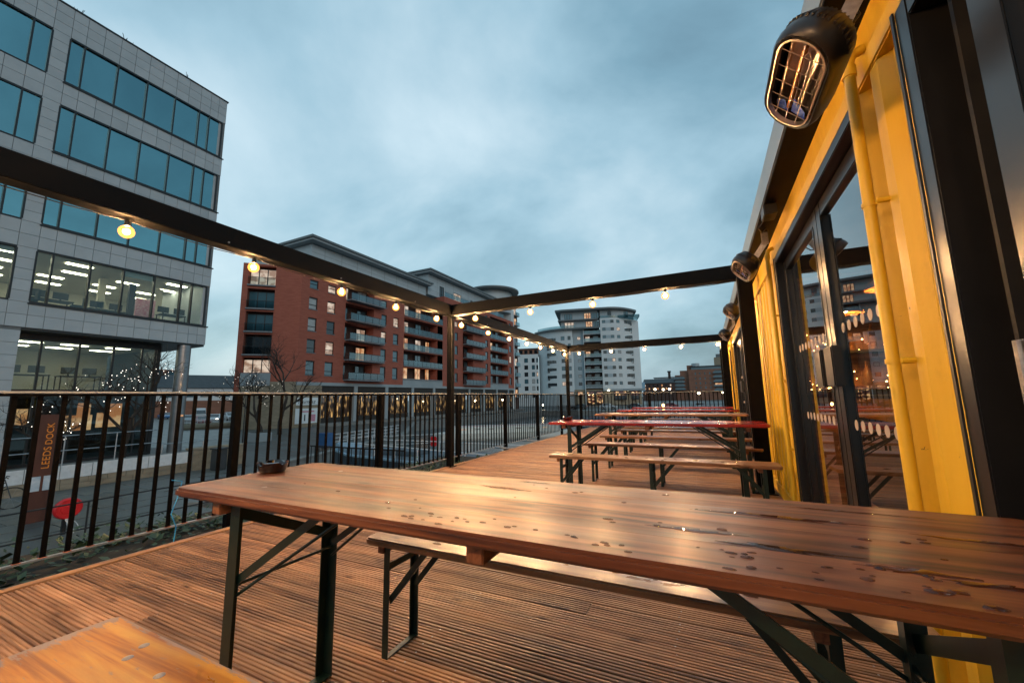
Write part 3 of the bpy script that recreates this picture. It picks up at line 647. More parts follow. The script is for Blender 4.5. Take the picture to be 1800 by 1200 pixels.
# ================================================================== PERGOLA, FENCE
perg = thing('pergola', (-3.76, 5.4, 0), 'black steel frame of beams and posts carrying the festoon lights', 'pergola')
BZ0, BZ1 = 2.43, 2.61
MB().box(-3.83, -3.69, -1.0, 5.33, BZ0, BZ1).build('beam', 'beam', perg, bevel=0.006)
MB().box(-3.83, -3.69, 5.475, 11.48, BZ0, BZ1).build('beam', 'beam', perg, bevel=0.006)
for Y in (-0.75, 5.33, 11.485): MB().box(-3.83, 0.468, Y, Y+0.14, BZ0+0.0015, BZ1-0.0015).build('beam', 'beam', perg, bevel=0.006)
for a, b in ((-1.0, 5.0), (5.003, 11.4), (11.403, 14.0)): MB().box(0.47, 0.63, a, b, BZ0-0.002, BZ1+0.004).build('eaves_beam', 'eaves', perg, bevel=0.006)
for a, b in ((-1.0, 5.0), (5.003, 11.4), (11.403, 14.0)): MB().box(0.478, 0.628, a, b, BZ0-0.012, BZ0-0.0025).build('soffit', 'beam', perg)
for (x, y, w_) in ((-3.76, 5.40, 0.095), (-3.76, 11.55, 0.095), (-3.76, -0.70, 0.095), (0.49, 5.20, 0.15), (0.49, 11.42, 0.15), (0.53, 13.85, 0.15)):
    zt = BZ0-0.004
    MB().box(x-w_/2, x+w_/2, y-w_/2, y+w_/2, 0.0, zt).build('post', 'beam', perg, bevel=0.012)
    MB().box(x-w_/2-0.03, x+w_/2+0.03, y-w_/2-0.03, y+w_/2+0.03, 0.0005, 0.010).build('base_plate', 'beam', perg)
for (x, y) in ((-3.705, 5.335), (-3.705, 11.49)): MB().tube([(x, y, 0.01), (x, y, 2.40)], 0.012, 8).build('conduit', 'beam', perg)
for y in (0.6, 1.9, 3.1, 4.4, 6.5, 8.2, 9.9): MB().tube([(-3.688, y, 2.46), (-3.676, y, 2.46)], 0.007, 6).build('bolt', 'alu', perg)

fence_bar = MB().box(-0.007, 0.007, -0.0138, 0.0138, 0, 1).mesh('fence_bar', 'fence')
def fence_run(name, p, q, label, z0=0.025, z1=1.165, step=0.118, posts=1.95, group='black bar railings round the deck'):
    p = Vector(p); q = Vector(q); d = (q-p); n = d.normalized(); ang = math.atan2(n.y, n.x)-math.pi/2
    t = thing(name, (p.x, p.y, 0), label, 'fence', group)
    MB().bar((p.x, p.y, z1-0.008), (q.x, q.y, z1-0.008), 0.048, 0.016).build('top_rail', 'railtop', t, bevel=0.003)
    MB().bar((p.x, p.y, z1-0.026), (q.x, q.y, z1-0.026), 0.036, 0.018).build('top_channel', 'fence', t)
    MB().bar((p.x, p.y, z0), (q.x, q.y, z0), 0.036, 0.012).build('bottom_rail', 'galv', t)
    ln = d.length; k = 0; s = 0.05
    while s < ln-0.03:
        c = p+n*s
        o = inst('bar', fence_bar, t, (c.x, c.y, z0+0.006), (0, 0, ang), (1, 1, z1-0.035-z0-0.006))
        if s < 6: MB().box(c.x-0.0185, c.x+0.0185, c.y-0.02, c.y+0.02, z0+0.0065, z0+0.0085).build('rust_mark', 'rust', t)
        s += step
    s = 0.0
    while s <= ln+0.01:
        c = p+n*s; MB().box(c.x-0.032, c.x+0.032, c.y-0.032, c.y+0.032, -0.30, z1-0.036).build('post', 'fence', t); s += posts
    return t
fence_run('railing', (-4.2, 0.42, 0), (-4.2, 13.96, 0), 'long black bar railing along the left side of the deck')
fence_run('railing', (-4.12, 14.03, 0), (0.60, 14.03, 0), 'black bar railing across the far end of the deck', posts=2.36)
mb = MB().tube([(-4.15, 1.86, 0.42), (-4.13, 1.93, 0.40), (-4.10, 1.90, 0.30), (-4.06, 1.84, 0.16), (-4.05, 1.88, 0.05), (-4.03, 1.86, -0.10)], 0.004, 6)
tag(mb.build('rope', 'cord'), 'thin light blue cord hanging from the left railing', 'rope')
mb = MB().tube([(-4.3, 7.9, -0.02), (-3.83, 7.88, -0.02)], 0.02, 8); tag(mb.build('scaffold_tube', 'galv'), 'steel tube tying the railing to the deck edge, nearer one', 'tube', 'steel ties below the railing')
mb = MB().tube([(-4.3, 9.4, -0.02), (-3.83, 9.38, -0.02)], 0.02, 8); tag(mb.build('scaffold_tube', 'galv'), 'steel tube tying the railing to the deck edge, farther one', 'tube', 'steel ties below the railing')

# ================================================================== FESTOON LIGHTS
bulb_me = MB().ball((0, 0, 0), 0.048, 14, 9).mesh('bulb', 'haloglass', smooth=True); fil_me = MB().ball((0, 0, 0), 0.020, 10, 7).mesh('filament', 'bulb', smooth=True)  # outer globe carries the painted halo; the inner ball is the lamp
socket_me = MB().lathe([(0.015, 0.042), (0.018, 0.045), (0.018, 0.075), (0.012, 0.082)], (0, 0, 0), 10).mesh('socket', 'black', smooth=True)
def festoon(pts, a, b, label):
    t = thing('festoon_lights', pts[0], label, 'string lights', 'festoon lights under the pergola beams')
    cable = []
    P = [Vector(a)]+[Vector(p)+Vector((0, 0, 0.085)) for p in pts]+[Vector(b)]
    for i in range(len(P)-1):
        for s in (0, .33, .66): cable.append(P[i].lerp(P[i+1], s)+Vector((0, 0, (0.0 if s == 0 else -0.016))))
    cable.append(P[-1])
    MB().tube(cable, 0.004, 5).build('cable', 'black', t)
    for p in pts:
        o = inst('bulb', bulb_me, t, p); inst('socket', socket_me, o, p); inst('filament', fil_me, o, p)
        MB().tube([(p[0], p[1], p[2]+0.08), (p[0], p[1], BZ0+0.003)], 0.003, 4).build('hook', 'black', t)
    return t
left1 = [(-3.76, y, 2.325) for y in (-0.55, 0.35, 1.25, 2.17, 3.18, 4.09, 5.01)]
left2 = [(-3.76, y, 2.328) for y in (5.72, 6.67, 7.59, 8.54, 9.40, 10.33, 11.33)]
c0 = [(x, -0.68, 2.335) for x in (-3.2, -2.25, -1.3, -0.35)]
c1 = [(x, 5.40, 2.345) for x in (-3.28, -2.31, -1.35, -0.39)]
c2 = [(x, 11.55, 2.35) for x in (-3.37, -2.41, -1.48, -0.53, 0.36)]
festoon(left1, (-3.76, -0.9, 2.42), (-3.76, 5.3, 2.42), 'festoon bulbs under the left beam, nearest bay')
festoon(left2, (-3.76, 5.5, 2.42), (-3.76, 11.45, 2.42), 'festoon bulbs under the left beam, far bay')
festoon(c0, (-3.7, -0.68, 2.42), (0.4, -0.68, 2.42), 'festoon bulbs under the cross beam behind the viewer')
festoon(c1, (-3.68, 5.40, 2.42), (0.4, 5.40, 2.42), 'festoon bulbs under the middle cross beam')
festoon(c2, (-3.68, 11.55, 2.42), (0.45, 11.55, 2.42), 'festoon bulbs under the farthest cross beam')

# ================================================================== CONTAINER BAR
WX = 0.62
def corr_panel(t, a, b, z0, z1, name='wall_panel'):
    pts = []; y = a; per = [0.062, 0.034, 0.062, 0.034]; dep = [0, 0.034, 0.034, 0]; i = 0; x = WX
    pts.append((y, WX)); k = 0
    while y < b-1e-6:
        w_ = per[k % 4]; ny = min(y+w_, b)
        if k % 4 == 0: nx = WX
        elif k % 4 == 1: nx = WX+0.034
        elif k % 4 == 2: nx = WX+0.034
        else: nx = WX
        pts.append((ny, nx)); y = ny; k += 1
    poly = pts+[(b, WX+0.075), (a, WX+0.075)]
    MB().prism(poly, z0, z1, lambda p, q, r: (q, p, r)).build(name, 'yellow', t)
def pipe(t, y, z1=2.33, x=0.575, r=0.018, clips=(0.6, 1.16, 1.72)):
    o = MB().tube([(x, y, 0.01), (x, y, z1-0.06), (x+0.012, y, z1-0.015), (x+0.05, y, z1)], r, 12).build('rain_pipe', 'yellow', t, smooth=True)
    MB().tube([(x, y, z1-0.10), (x, y, z1-0.06)], r+0.005, 12).build('collar', 'yellow', o, smooth=True)
    for z in clips:
        MB().tube([(x, y, z-0.008), (x, y, z+0.008)], r+0.004, 12).build('clip', 'yellow', o, smooth=True)
        MB().tube([(x+0.01, y-r-0.014, z), (x+0.06, y-r-0.014, z)], 0.011, 8).build('clip_lug', 'yellow', o, smooth=True)
dot_me = MB().tube([(0, 0, 0), (-0.0006, 0, 0)], 0.027, 20).mesh('dot', 'dot')
def door_leaf(t, a, b, z0, z1, x0=0.660, x1=0.712, st=0.085, dots=True, handle=None):
    fr = MB()
    fr.box(x0, x1, a, a+st, z0, z1); fr.box(x0, x1, b-st, b, z0, z1)
    fr.box(x0+0.001, x1-0.001, a+st, b-st, z1-st, z1); fr.box(x0+0.001, x1-0.001, a+st, b-st, z0, z0+st*1.2)
    o = fr.build('door_leaf', 'dframe', t, bevel=0.004)
    for (p, q) in ((a+st-0.006, a+st+0.006), (b-st-0.006, b-st+0.006)): MB().box(x0-0.004, x0-0.0005, p, q, z0+0.1, z1-st).build('glazing_bead', 'dframe', o)
    MB().box((x0+x1)/2-0.004, (x0+x1)/2+0.004, a+st-0.004, b-st+0.004, z0+st*1.2-0.004, z1-st+0.004).build('pane', 'pane', o)
    if dots:
        y = b-st-0.055
        while y > a+st+0.03:
            for z in (1.40, 0.89): inst('dot', dot_me, o, ((x0+x1)/2-0.0045, y, z))
            y -= 0.0975
    return o
def door_set(t, a, b, mid=None, zt=2.2, dots=True):
    f = MB(); w_ = 0.052
    f.box(0.606, 0.745, a, a+w_, 0.0, zt); f.box(0.606, 0.745, b-w_, b, 0.0, zt); f.box(0.607, 0.744, a+w_, b-w_, zt-w_, zt); f.box(0.607, 0.744, a+w_, b-w_, 0.0, 0.03)
    o = f.build('door_frame', 'dframe', t, bevel=0.004)
    MB().box(0.600, 0.6055, a-0.006, a+0.008, 0, zt+0.004).build('sealant', 'black', o); MB().box(0.600, 0.6055, b-0.008, b+0.006, 0, zt+0.004).build('sealant', 'black', o)
    mid = mid or (a+b)/2
    for (p, q, hy) in ((a+w_+0.003, mid-0.002, mid-0.06), (mid+0.002, b-w_-0.003, mid+0.06)):
        lf = door_leaf(t, p, q, 0.032, zt-w_-0.003, dots=dots)
        s = 1 if hy > mid else -1
        MB().box(0.604, 0.652, min(hy-0.02*s, hy+0.13*s), max(hy-0.02*s, hy+0.13*s), 1.09, 1.305).build('pull_handle', 'black', lf, bevel=0.006)
        MB().box(0.652, 0.660, hy-0.015, hy+0.015, 1.12, 1.28).build('handle_mount', 'alu', lf)
    return o
def container(y0, y1, lay, label, pipes=()):
    t = thing('shipping_container', (1.8, (y0+y1)/2, 0), label, 'container', 'yellow shipping containers of the bar')
    MB().box(0.650, 3.06, y0, y1, 2.44, 2.56).build('roof', 'black', t)
    MB().box(0.612, 0.70, y0, y1, 2.203, 2.285).build('top_rail', 'yellow', t, bevel=0.006)
    MB().prism([(0.634, 2.2855), (0.70, 2.2855), (0.70, 2.425), (0.622, 2.425), (0.622, 2.405)], y0, y1, lambda p, q, r: (p, r, q)).build('top_flange', 'yellow', t)
    MB().box(0.76, 3.06, y0, y1, -0.02, 0.02).build('floor', 'deck', t)
    MB().box(3.0, 3.06, y0, y1, 0.021, 2.439).build('back_wall', 'dark', t)
    MB().box(0.71, 3.0, y0, y1, 2.36, 2.43).build('ceiling', 'dark', t)
    for kind, a, b in lay:
        if kind == 'wall':
            corr_panel(t, a, b, 0.12, 2.201); MB().box(0.612, 0.70, a, b, 0.0, 0.118).build('bottom_rail', 'yellow', t)
        else: door_set(t, a, b, mid=2.79 if a == 1.85 else None, dots=True)
    for y in pipes: pipe(t, y)
    return t
c1_ = container(-0.95, 5.42, [('wall', -0.9, 0.0), ('wall', 1.474, 1.846), ('door', 1.85, 3.935), ('wall', 3.94, 5.42)], 'near yellow container with glazed double doors and a black near door frame', pipes=(1.765, 4.03))
container(5.425, 11.5, [('wall', 5.425, 5.9), ('door', 5.905, 7.9), ('door', 7.905, 9.86), ('wall', 9.865, 10.42), ('door', 10.425, 11.5)], 'middle yellow container beyond the first black post', pipes=(10.1,))
container(11.505, 14.3, [('wall', 11.505, 12.3), ('door', 12.305, 13.6), ('wall', 13.605, 14.3)], 'farthest yellow container at the end of the deck', pipes=(11.95,))
# the near door with its deep black reveal
f = MB(); f.box(0.604, 0.76, 1.404, 1.471, 0.0, 2.201); f.box(0.605, 0.76, 0.0, 0.07, 0.0, 2.2); f.box(0.605, 0.759, 0.07, 1.404, 2.132, 2.2)
o = f.build('door_frame', 'dframe', c1_, bevel=0.004)
MB().box(0.70, 0.80, 1.262, 1.403, 0.0, 2.131).build('side_panel', 'dframe', o); MB().box(0.598, 0.6035, 1.470, 1.484, 0, 2.204).build('sealant', 'black', o)
MB().box(0.66, 0.70, 1.33, 1.345, 0.0, 2.131).build('seal_strip', 'black', o)
lf = door_leaf(c1_, 0.08, 1.255, 0.03, 2.06, x0=0.645, x1=0.70, st=0.10, dots=False)
MB().tube([(0.64, 1.215, 1.16), (0.60, 1.215, 1.16), (0.60, 1.215, 0.98), (0.64, 1.215, 0.98)], 0.009, 8).build('pull_handle', 'alu', lf, smooth=True)

# inside the bar: counter, bottles on a shelf, pendant lamps
t = thing('bar_counter', (1.5, 4.0, 0), 'yellow fronted bar counter inside the container, seen through the glass doors', 'counter')
MB().box(1.32, 1.42, 2.9, 5.1, 0.021, 0.82).build('base', 'dark', t); MB().box(1.28, 1.42, 2.9, 5.1, 0.821, 1.00).build('front', 'yellow', t); MB().box(1.26, 1.85, 2.85, 5.12, 1.001, 1.03).build('top', 'dark', t, bevel=0.005)
MB().box(0.72, 2.999, 5.36, 5.41, 0.021, 2.35).build('partition', 'barwall', c1_)
t = thing('shelf', (1.8, 5.25, 1.2), 'dark back shelf behind the bar counter', 'shelf')
MB().box(0.8, 2.9, 5.17, 5.355, 1.06, 1.085).build('board', 'dark', t); MB().box(0.8, 2.9, 5.17, 5.355, 1.46, 1.485).build('board', 'dark', t)
bot_me = MB().lathe([(0.034, 0), (0.036, 0.01), (0.036, 0.16), (0.014, 0.21), (0.013, 0.27), (0.016, 0.275)], (0, 0, 0), 10).mesh('bottle', 'brownglass', smooth=True)
random.seed(9)
for k in range(22):
    o = inst('bottle', bot_me, None, (0.86+k*0.09+random.uniform(-.01, .01), 5.26+random.uniform(-.03, .03), 1.0855 if k % 2 else 1.4855), (0, 0, 0), (1, 1, random.uniform(.85, 1.1)))
    tag(o, 'small amber bottle standing on the shelf inside the bar', 'bottle', 'bottles on the shelf in the bar')
t = thing('fairy_lights', (1.5, 5.25, 1.09), 'tangle of tiny amber lights among the bottles on the bar shelf behind the glass', 'string lights')
mb = MB(); pts = []
for k in range(110):
    q = Vector((random.uniform(.9, 2.1), random.uniform(5.18, 5.34), random.choice([1.09, 1.09, 1.49])+abs(random.gauss(0, .09)))); s = random.uniform(.005, .010); n = len(mb.v)
    mb.v += [tuple(q+Vector(o)*s) for o in ((1, 0, 0), (-1, 0, 0), (0, 1, 0), (0, -1, 0), (0, 0, 1), (0, 0, -1))]; mb.f += [tuple(n+i for i in f_) for f_ in ((0, 2, 4), (2, 1, 4), (1, 3, 4), (3, 0, 4), (2, 0, 5), (1, 2, 5), (3, 1, 5), (0, 3, 5))]; pts.append(q)
mb.build('lights', 'amber', t); pts.sort(key=lambda p: p.x); MB().tube(pts, .0012, 3).build('wire', 'black', t)
for k, y in enumerate((2.75, 3.7, 4.75, 7.2, 9.0)):
    PX = 1.25
    t = thing('pendant_lamp', (PX, y, 1.8), ['glowing pendant lamp inside the near container, by the pull handles', 'second glowing pendant lamp inside the near container', 'third glowing pendant lamp inside the near container', 'glowing pendant lamp inside the middle container', 'farther glowing pendant lamp inside the middle container'][k], 'lamp', 'pendant lamps inside the bar')
    MB().tube([(PX, y, 2.36), (PX, y, 1.93)], 0.004, 5).build('cord', 'black', t)
    MB().lathe([(0.02, 0.13), (0.05, 0.12), (0.14, 0.03), (0.15, 0.0), (0.145, 0.0), (0.045, 0.112), (0.016, 0.12)], (PX, y, 1.80), 20).build('shade', 'tube', t, smooth=True)
    MB().ball((PX, y, 1.85), 0.035, 10, 6).build('bulb', 'pend', t, smooth=True)

# ================================================================== PATIO HEATERS
def stadium(Ln, Wd, k=10):
    r = Wd/2; h_ = Ln/2-r; P = []
    for j in range(k+1): a = -math.pi/2+math.pi*j/k; P.append((h_+r*math.cos(a), r*math.sin(a)))
    for j in range(k+1): a = math.pi/2+math.pi*j/k; P.append((-h_+r*math.cos(a), r*math.sin(a)))
    return P
def heater(c, label, tilt=43):
    t = thing('patio_heater', c, label, 'heater', 'wall mounted patio heaters')
    c = Vector(c); A = Vector((0, -1, 0)); n = Vector((-math.sin(R(90-tilt)), 0, -math.cos(R(90-tilt)))); B = n.cross(A).normalized()
    def P(a, b, d): return c+A*a+B*b+n*d
    LN, WD = 0.445, 0.205
    rg = []
    for (l, w_, d) in ((LN*0.55, WD*0.5, -0.115), (LN*0.72, WD*0.72, -0.11), (LN*0.90, WD*0.9, -0.085), (LN, WD, -0.045), (LN*1.01, WD*1.02, -0.01), (LN*0.985, WD*0.97, 0.014), (LN*0.95, WD*0.91, 0.020), (LN*0.89, WD*0.80, 0.012), (LN*0.88, WD*0.78, -0.02)):
        rg.append([P(a, b, d) for a, b in stadium(l, w_)])
    MB().rings(rg, cap1=False).build('housing', 'heat', t, smooth=True)
    MB().rings([[P(a, b, d) for a, b in stadium(l, w_)] for l, w_, d in ((LN*0.90, WD*0.81, 0.021), (LN*0.87, WD*0.76, 0.022), (LN*0.86, WD*0.75, 0.005))], False, False).build('bezel', 'chrome', t, smooth=True)
    rf = []
    for k in range(9):
        th = -1.25+2.5*k/8; b = WD*0.335*math.sin(th)/math.sin(1.25); d = -0.055+0.05*(abs(math.sin(th/2))**1.6)*1.5
        rf.append((b, d))
    mb = MB()
    for k in range(8):
        (b0, d0), (b1, d1) = rf[k], rf[k+1]; la = LN*0.40
        mb.quad(P(-la, b0, d0), P(la, b0, d0), P(la, b1, d1), P(-la, b1, d1))
    mb.build('reflector', 'chrome', t)
    mb = MB(); mb.quad(P(-LN*.41, -WD*.36, -.06), P(LN*.41, -WD*.36, -.06), P(LN*.41, WD*.36, -.06), P(-LN*.41, WD*.36, -.06)); mb.build('back_plate', 'heat', t)
    MB().tube([P(-LN*.33, 0.012, -0.012), P(LN*.30, 0.012, -0.012)], 0.009, 10).build('heating_tube', 'tube', t, smooth=True)
    MB().tube([P(-LN*.25, -0.018, -0.006), P(LN*.25, -0.018, -0.006), P(LN*.29, -0.006, -0.006), P(LN*.25, 0.003, -0.006), P(-LN*.2, -0.004, -0.006)], 0.0018, 5).build('filament', 'chrome', t)
    mb = MB(); mb.quad(P(-LN*.38, -0.06, -0.005), P(-LN*.29, -0.055, -0.002), P(-LN*.20, 0.0, -0.008), P(-LN*.37, 0.0, -0.010)); mb.quad(P(-LN*.38, 0.006, -0.008), P(-LN*.24, 0.03, -0.002), P(-LN*.29, 0.06, -0.004), P(-LN*.38, 0.05, -0.008)); mb.build('film', 'bluefoil', t)
    gr = MB()
    for b in (-0.04, 0.0, 0.04): gr.tube([P(-LN*.40, b, 0.014), P(LN*.40, b, 0.014)], 0.0013, 5)
    for a in (-0.3, -0.15, 0, 0.15, 0.3): gr.tube([P(LN*a, -WD*.34, 0.016), P(LN*a, WD*.34, 0.016)], 0.0013, 5)
    gr.build('wire_grille', 'chrome', t)
    for k in range(17):
        th = -1.35+2.7*k/16; rad = WD/2; a = LN/2-rad+rad*math.cos(th)*1.01; b = rad*math.sin(th)*1.01
        a2 = LN*0.40-rad*.7+rad*.78*math.cos(th); b2 = rad*.8*math.sin(th)
        MB().bar(P(a, b, -0.035), P(a2, b2, -0.092), 0.006, 0.012, up=A).build('cooling_fin', 'heat', t)
    e = Vector((0.545, c.y-0.10, 2.43))
    MB().bar(P(0.06, -0.02, -0.10), e+Vector((0, 0, -0.10)), 0.045, 0.006, up=(0, 1, 0)).build('bracket_arm', 'alu', t)
    MB().bar(e+Vector((0, 0, -0.12)), e+Vector((0, 0, -0.003)), 0.05, 0.006, up=(0, 1, 0)).build('bracket_plate', 'alu', t)
    for z in (-0.04, -0.075): MB().tube([e+Vector((0, -0.003, z)), e+Vector((0, -0.012, z))], 0.009, 6).build('bolt', 'alu', t)
    MB().tube([P(-0.1, 0.06, -0.10), P(-0.12, 0.02, -0.16), Vector((0.58, c.y+0.10, 2.36)), Vector((0.585, c.y+0.14, 2.425))], 0.005, 6).build('cable', 'black', t, smooth=True)
    return t
heater((0.36, 1.52, 2.105), 'large black patio heater with wire grille at the top right, nearest')
heater((0.365, 3.93, 2.145), 'black patio heater beside the middle cross beam')
heater((0.365, 6.05, 2.145), 'black patio heater third from the front, above the middle container')
heater((0.365, 8.4, 2.145), 'farthest black patio heater under the eaves')
t = thing('junction_box', (0.51, 3.32, 2.38), 'small black junction box under the eaves beam beside the second heater', 'box')
MB().box(0.475, 0.56, 3.25, 3.40, 2.345, 2.427).build('case', 'black', t, bevel=0.006); MB().tube([(0.5, 3.40, 2.37), (0.46, 3.48, 2.33), (0.50, 3.62, 2.34), (0.55, 3.75, 2.42)], 0.004, 5).build('cable', 'black', t)

# ================================================================== OFFICE BLOCK (left)
OX = -27.0
ob = thing('office_building', (OX, 5, G), 'pale stone clad office block with teal glass bands on the left', 'building')
YE, YW = 13.12, -9.0
rowsz = [(16.70, 19.15), (13.03, 15.50), (9.37, 11.83), (5.68, 8.17)]
edges = [6.05, 6.57, 7.85, 9.10, 10.40, 11.65, 12.20, 12.93]
ledges = [5.45, 4.86, 3.58, 2.33, 1.08]
# backing wall with the window openings
ops = [(edges[0], edges[-1], a, b, 0.30) for a, b in rowsz]+[(ledges[-1], ledges[0], a, b, 0.30) for a, b in rowsz]
fX = lambda u, z, d: (OX-0.05-d, u, z)
facade(MB(), YW, YE, 4.55, 20.70, ops, 0.3, fX).build('backing_wall', 'joint', ob)
mb = MB(); mb.box(OX-14, OX-0.4, YW, YE-0.9, 20.4, 20.69); mb.build('roof', 'roofdark', ob)
mb = MB(); mb.box(OX-14, OX-0.06, YE-0.35, YE-0.02, 4.55, 20.68); mb.build('end_wall', 'clad', ob)
MB().box(OX-14, OX+0.04, YW, YE+0.06, 20.705, 20.78).build('coping', 'winframe', ob)
MB().box(OX-9, OX-0.06, YW, YE-0.03, 4.44, 4.548).build('soffit', 'winframe', ob)
# stone panels one by one
pan_me = MB().box(0, 1, 0, 1, 0, 1).mesh('panel', 'clad')
def panel(y0, y1, z0, z1): inst('panel', pan_me, ob, (OX-0.046, y0+0.008, z0+0.008), (0, 0, 0), (0.05, y1-y0-0.016, z1-z0-0.016))
colsY = [edges[0]+0.0]+[6.57+0.642*i for i in range(0, 11)]
colsY = [3.58, 4.22, 4.86, 5.45, 6.05, 6.57, 7.21, 7.85, 8.48, 9.10, 9.75, 10.40, 11.02, 11.65, 12.20, 12.65, YE]
bands = [(19.15, 20.70, 3), (15.50, 16.70, 2), (11.83, 13.03, 2), (8.17, 9.37, 2), (4.55, 5.68, 2)]
for z0, z1, n in bands:
    for j in range(n):
        for a, b in zip(colsY[:-1], colsY[1:]): panel(a, b, z0+(z1-z0)*j/n, z0+(z1-z0)*(j+1)/n)
for z0, z1 in rowsz:
    for j in range(5): panel(5.45, 6.05, z0+(z1-z0)*j/5, z0+(z1-z0)*(j+1)/5)
    panel(12.93, YE, z0, z1) if False else None
for j in range(12): panel(4.4, 5.94, G+0.55*j, G+0.55*(j+1)) if G+0.55*(j+1) < 4.5 else None
MB().box(OX-0.5, OX-0.052, YW, 5.94, G, 4.54).build('pier', 'joint', ob)
for z0, z1 in rowsz:
    MB().box(OX+0.006, OX+0.05, edges[0]-0.05, YE+0.05, z0-0.075, z0-0.004).build('sill', 'winframe', ob)
# window bands: frame, mullions, panes
def wband(es, z0, z1, gm, name='window'):
    o = MB().box(OX-0.20, OX+0.012, es[0], es[-1], z0, z0+0.07).box(OX-0.20, OX+0.012, es[0], es[-1], z1-0.09, z1).build(name, 'winframe', ob)
    for e in es: MB().box(OX-0.20, OX+0.010, e-0.035, e+0.035, z0+0.0705, z1-0.0905).build('mullion', 'winframe', o)
    for a, b in zip(es[:-1], es[1:]): (ub('pane', gm, o, OX-0.085, OX-0.070, a+0.036, b-0.036, z0+0.072, z1-0.092, (0, random.uniform(-.010, .010), random.uniform(-.010, .010))), ub('blind', 'wblind', o, OX-0.20, OX-0.19, a+0.04, b-0.04, z1-0.10-random.uniform(.2, 1.1), z1-0.10) if random.random() < .22 else None)
for i, (z0, z1) in enumerate(rowsz):
    wband(edges, z0, z1, 'oglass' if i == 3 else 'oglass2'); wband(ledges[::-1], z0, z1, 'oglass' if i == 3 else 'oglass2')
# rooms behind the glass
def room(y0, y1, z0, z1, depth, wallm, lights, x=OX-0.35):
    r = MB().box(x-depth-0.1, x-depth, y0, y1, z0, z1).build('room_wall', wallm, ob)
    MB().box(x-depth, x, y0, y1, z1, z1+0.06).build('room_ceiling', wallm, ob); MB().box(x-depth, x, y0, y1, z0-0.08, z0).build('room_floor', 'roomf', ob)
    for (a, d) in lights: ub('ceiling_light', 'ceil', r, x-d-0.16, x-d+0.16, a, a+0.95, z1-0.03, z1-0.012)
for z0, z1 in rowsz[:3]: room(YW, YE-0.36, z0-0.2, z1+0.1, 6, 'dark', [])
z0, z1 = rowsz[3]
room(YW, YE-0.36, z0-0.15, z1+0.05, 9, 'room', [(y+0.4*(k % 2), 1.2+1.9*k) for k in range(4) for y in (2.6, 5.2, 7.4, 9.6, 11.6)])
# furniture silhouettes of the lit office floor
def chair(x, y, z, label):
    t = thing('office_chair', (x, y, z), label, 'chair', 'chairs in the lit office floor')
    MB().box(x-.25, x+.25, y-.25, y+.25, z+.42, z+.50).build('seat', 'dark', t, bevel=.03); MB().box(x-.25, x+.25, y+.2, y+.28, z+.5, z+1.0).build('backrest', 'dark', t, bevel=.03)
    for a in (-.2, .2):
        for b in (-.2, .2): MB().box(x+a-.02, x+a+.02, y+b-.02, y+b+.02, z, z+.42).build('leg', 'dark', t)
chair(OX-1.6, 6.4, z0-.07, 'dark office chair at the left end of the lit office floor'); chair(OX-1.5, 8.0, z0-.07, 'dark rounded office chair in the middle of the lit office floor')
def desk(x, y, z, label, ln=1.6):
    t = thing('office_desk', (x, y, z), label, 'desk', 'desks in the lit office rooms')
    MB().box(x-.4, x+.4, y-ln/2, y+ln/2, z+.70, z+.74).build('top', 'dark', t)
    for a in (-.36, .36):
        for b in (-ln/2+.05, ln/2-.05): MB().box(x+a-.02, x+a+.02, y+b-.02, y+b+.02, z, z+.70).build('leg', 'dark', t)
    for b in (-.4, .4):
        MB().box(x-.03, x, y+b-.28, y+b+.28, z+.85, z+1.2).build('monitor', 'dark', t); MB().box(x-.02, x, y+b-.03, y+b+.03, z+.741, z+.85).build('monitor_stand', 'dark', t)
desk(OX-2.4, 7.2, z0-.07, 'dark desk with two monitors left in the lit office floor'); desk(OX-3.2, 9.6, z0-.07, 'dark desk with two monitors in the middle of the lit office floor'); desk(OX-1.7, 12.0, z0-.07, 'dark desk with two monitors at the right end of the lit office floor', 1.2)
desk(OX-3.0, 6.9, 1.88, 'dark desk by the left window of the lower lit storey'); desk(OX-3.3, 8.9, 1.88, 'dark desk behind the bare tree in the lower lit storey')
t = thing('partition', (OX-2.2, 10.9, z0), 'pinkish display screen standing in the lit office floor', 'screen'); MB().box(OX-2.3, OX-2.2, 10.5, 11.4, z0-.07, z0+1.5).build('panel', 'pink', t); MB().box(OX-2.28, OX-2.22, 10.4, 11.5, z0-.1, z0-.071).build('foot', 'dark', t)
for k in range(3): MB().box(OX-3.4, OX-3.2, 9.2+k*1.3, 9.5+k*1.3, z0-.15, z1).build('inner_post', 'dark' if k % 2 else 'room', ob)
# recessed lower storeys under the overhang
LX = OX-1.4
lw = [5.94, 6.95, 8.25, 9.55, 10.75, 11.35]
o = MB().box(LX-.1, LX+.02, 5.94, 11.42, 1.62, 1.86).box(LX-.1, LX+.02, 5.94, 11.42, 4.18, 4.43).box(LX-.1, LX+.02, 5.94, 11.42, -1.75, -1.55).build('window', 'winframe', ob)
for e in lw: MB().box(LX-.1, LX+.015, e-.04, e+.04, 1.861, 4.179).build('mullion', 'winframe', o); MB().box(LX-.1, LX+.015, e-.04, e+.04, -1.549, 1.619).build('mullion', 'winframe', o)
for a, b in zip(lw[:-1], lw[1:]):
    ub('pane', 'oglass', o, LX-.06, LX-.045, a+.041, b-.041, 1.862, 4.178); ub('pane', 'oglass', o, LX-.06, LX-.045, a+.041, b-.041, -1.548, 1.618)
room(5.9, 11.35, 1.8, 4.2, 6, 'room', [(y, 1.0+2.0*k) for k in range(2) for y in (6.3, 7.9, 9.6)], x=LX-.12)
room(5.9, 11.35, -1.7, 1.5, 5, 'dark', [], x=LX-.12)
MB().box(LX-9, LX-.02, 11.43, 11.6, G, 4.43).build('side_wall', 'winframe', ob)
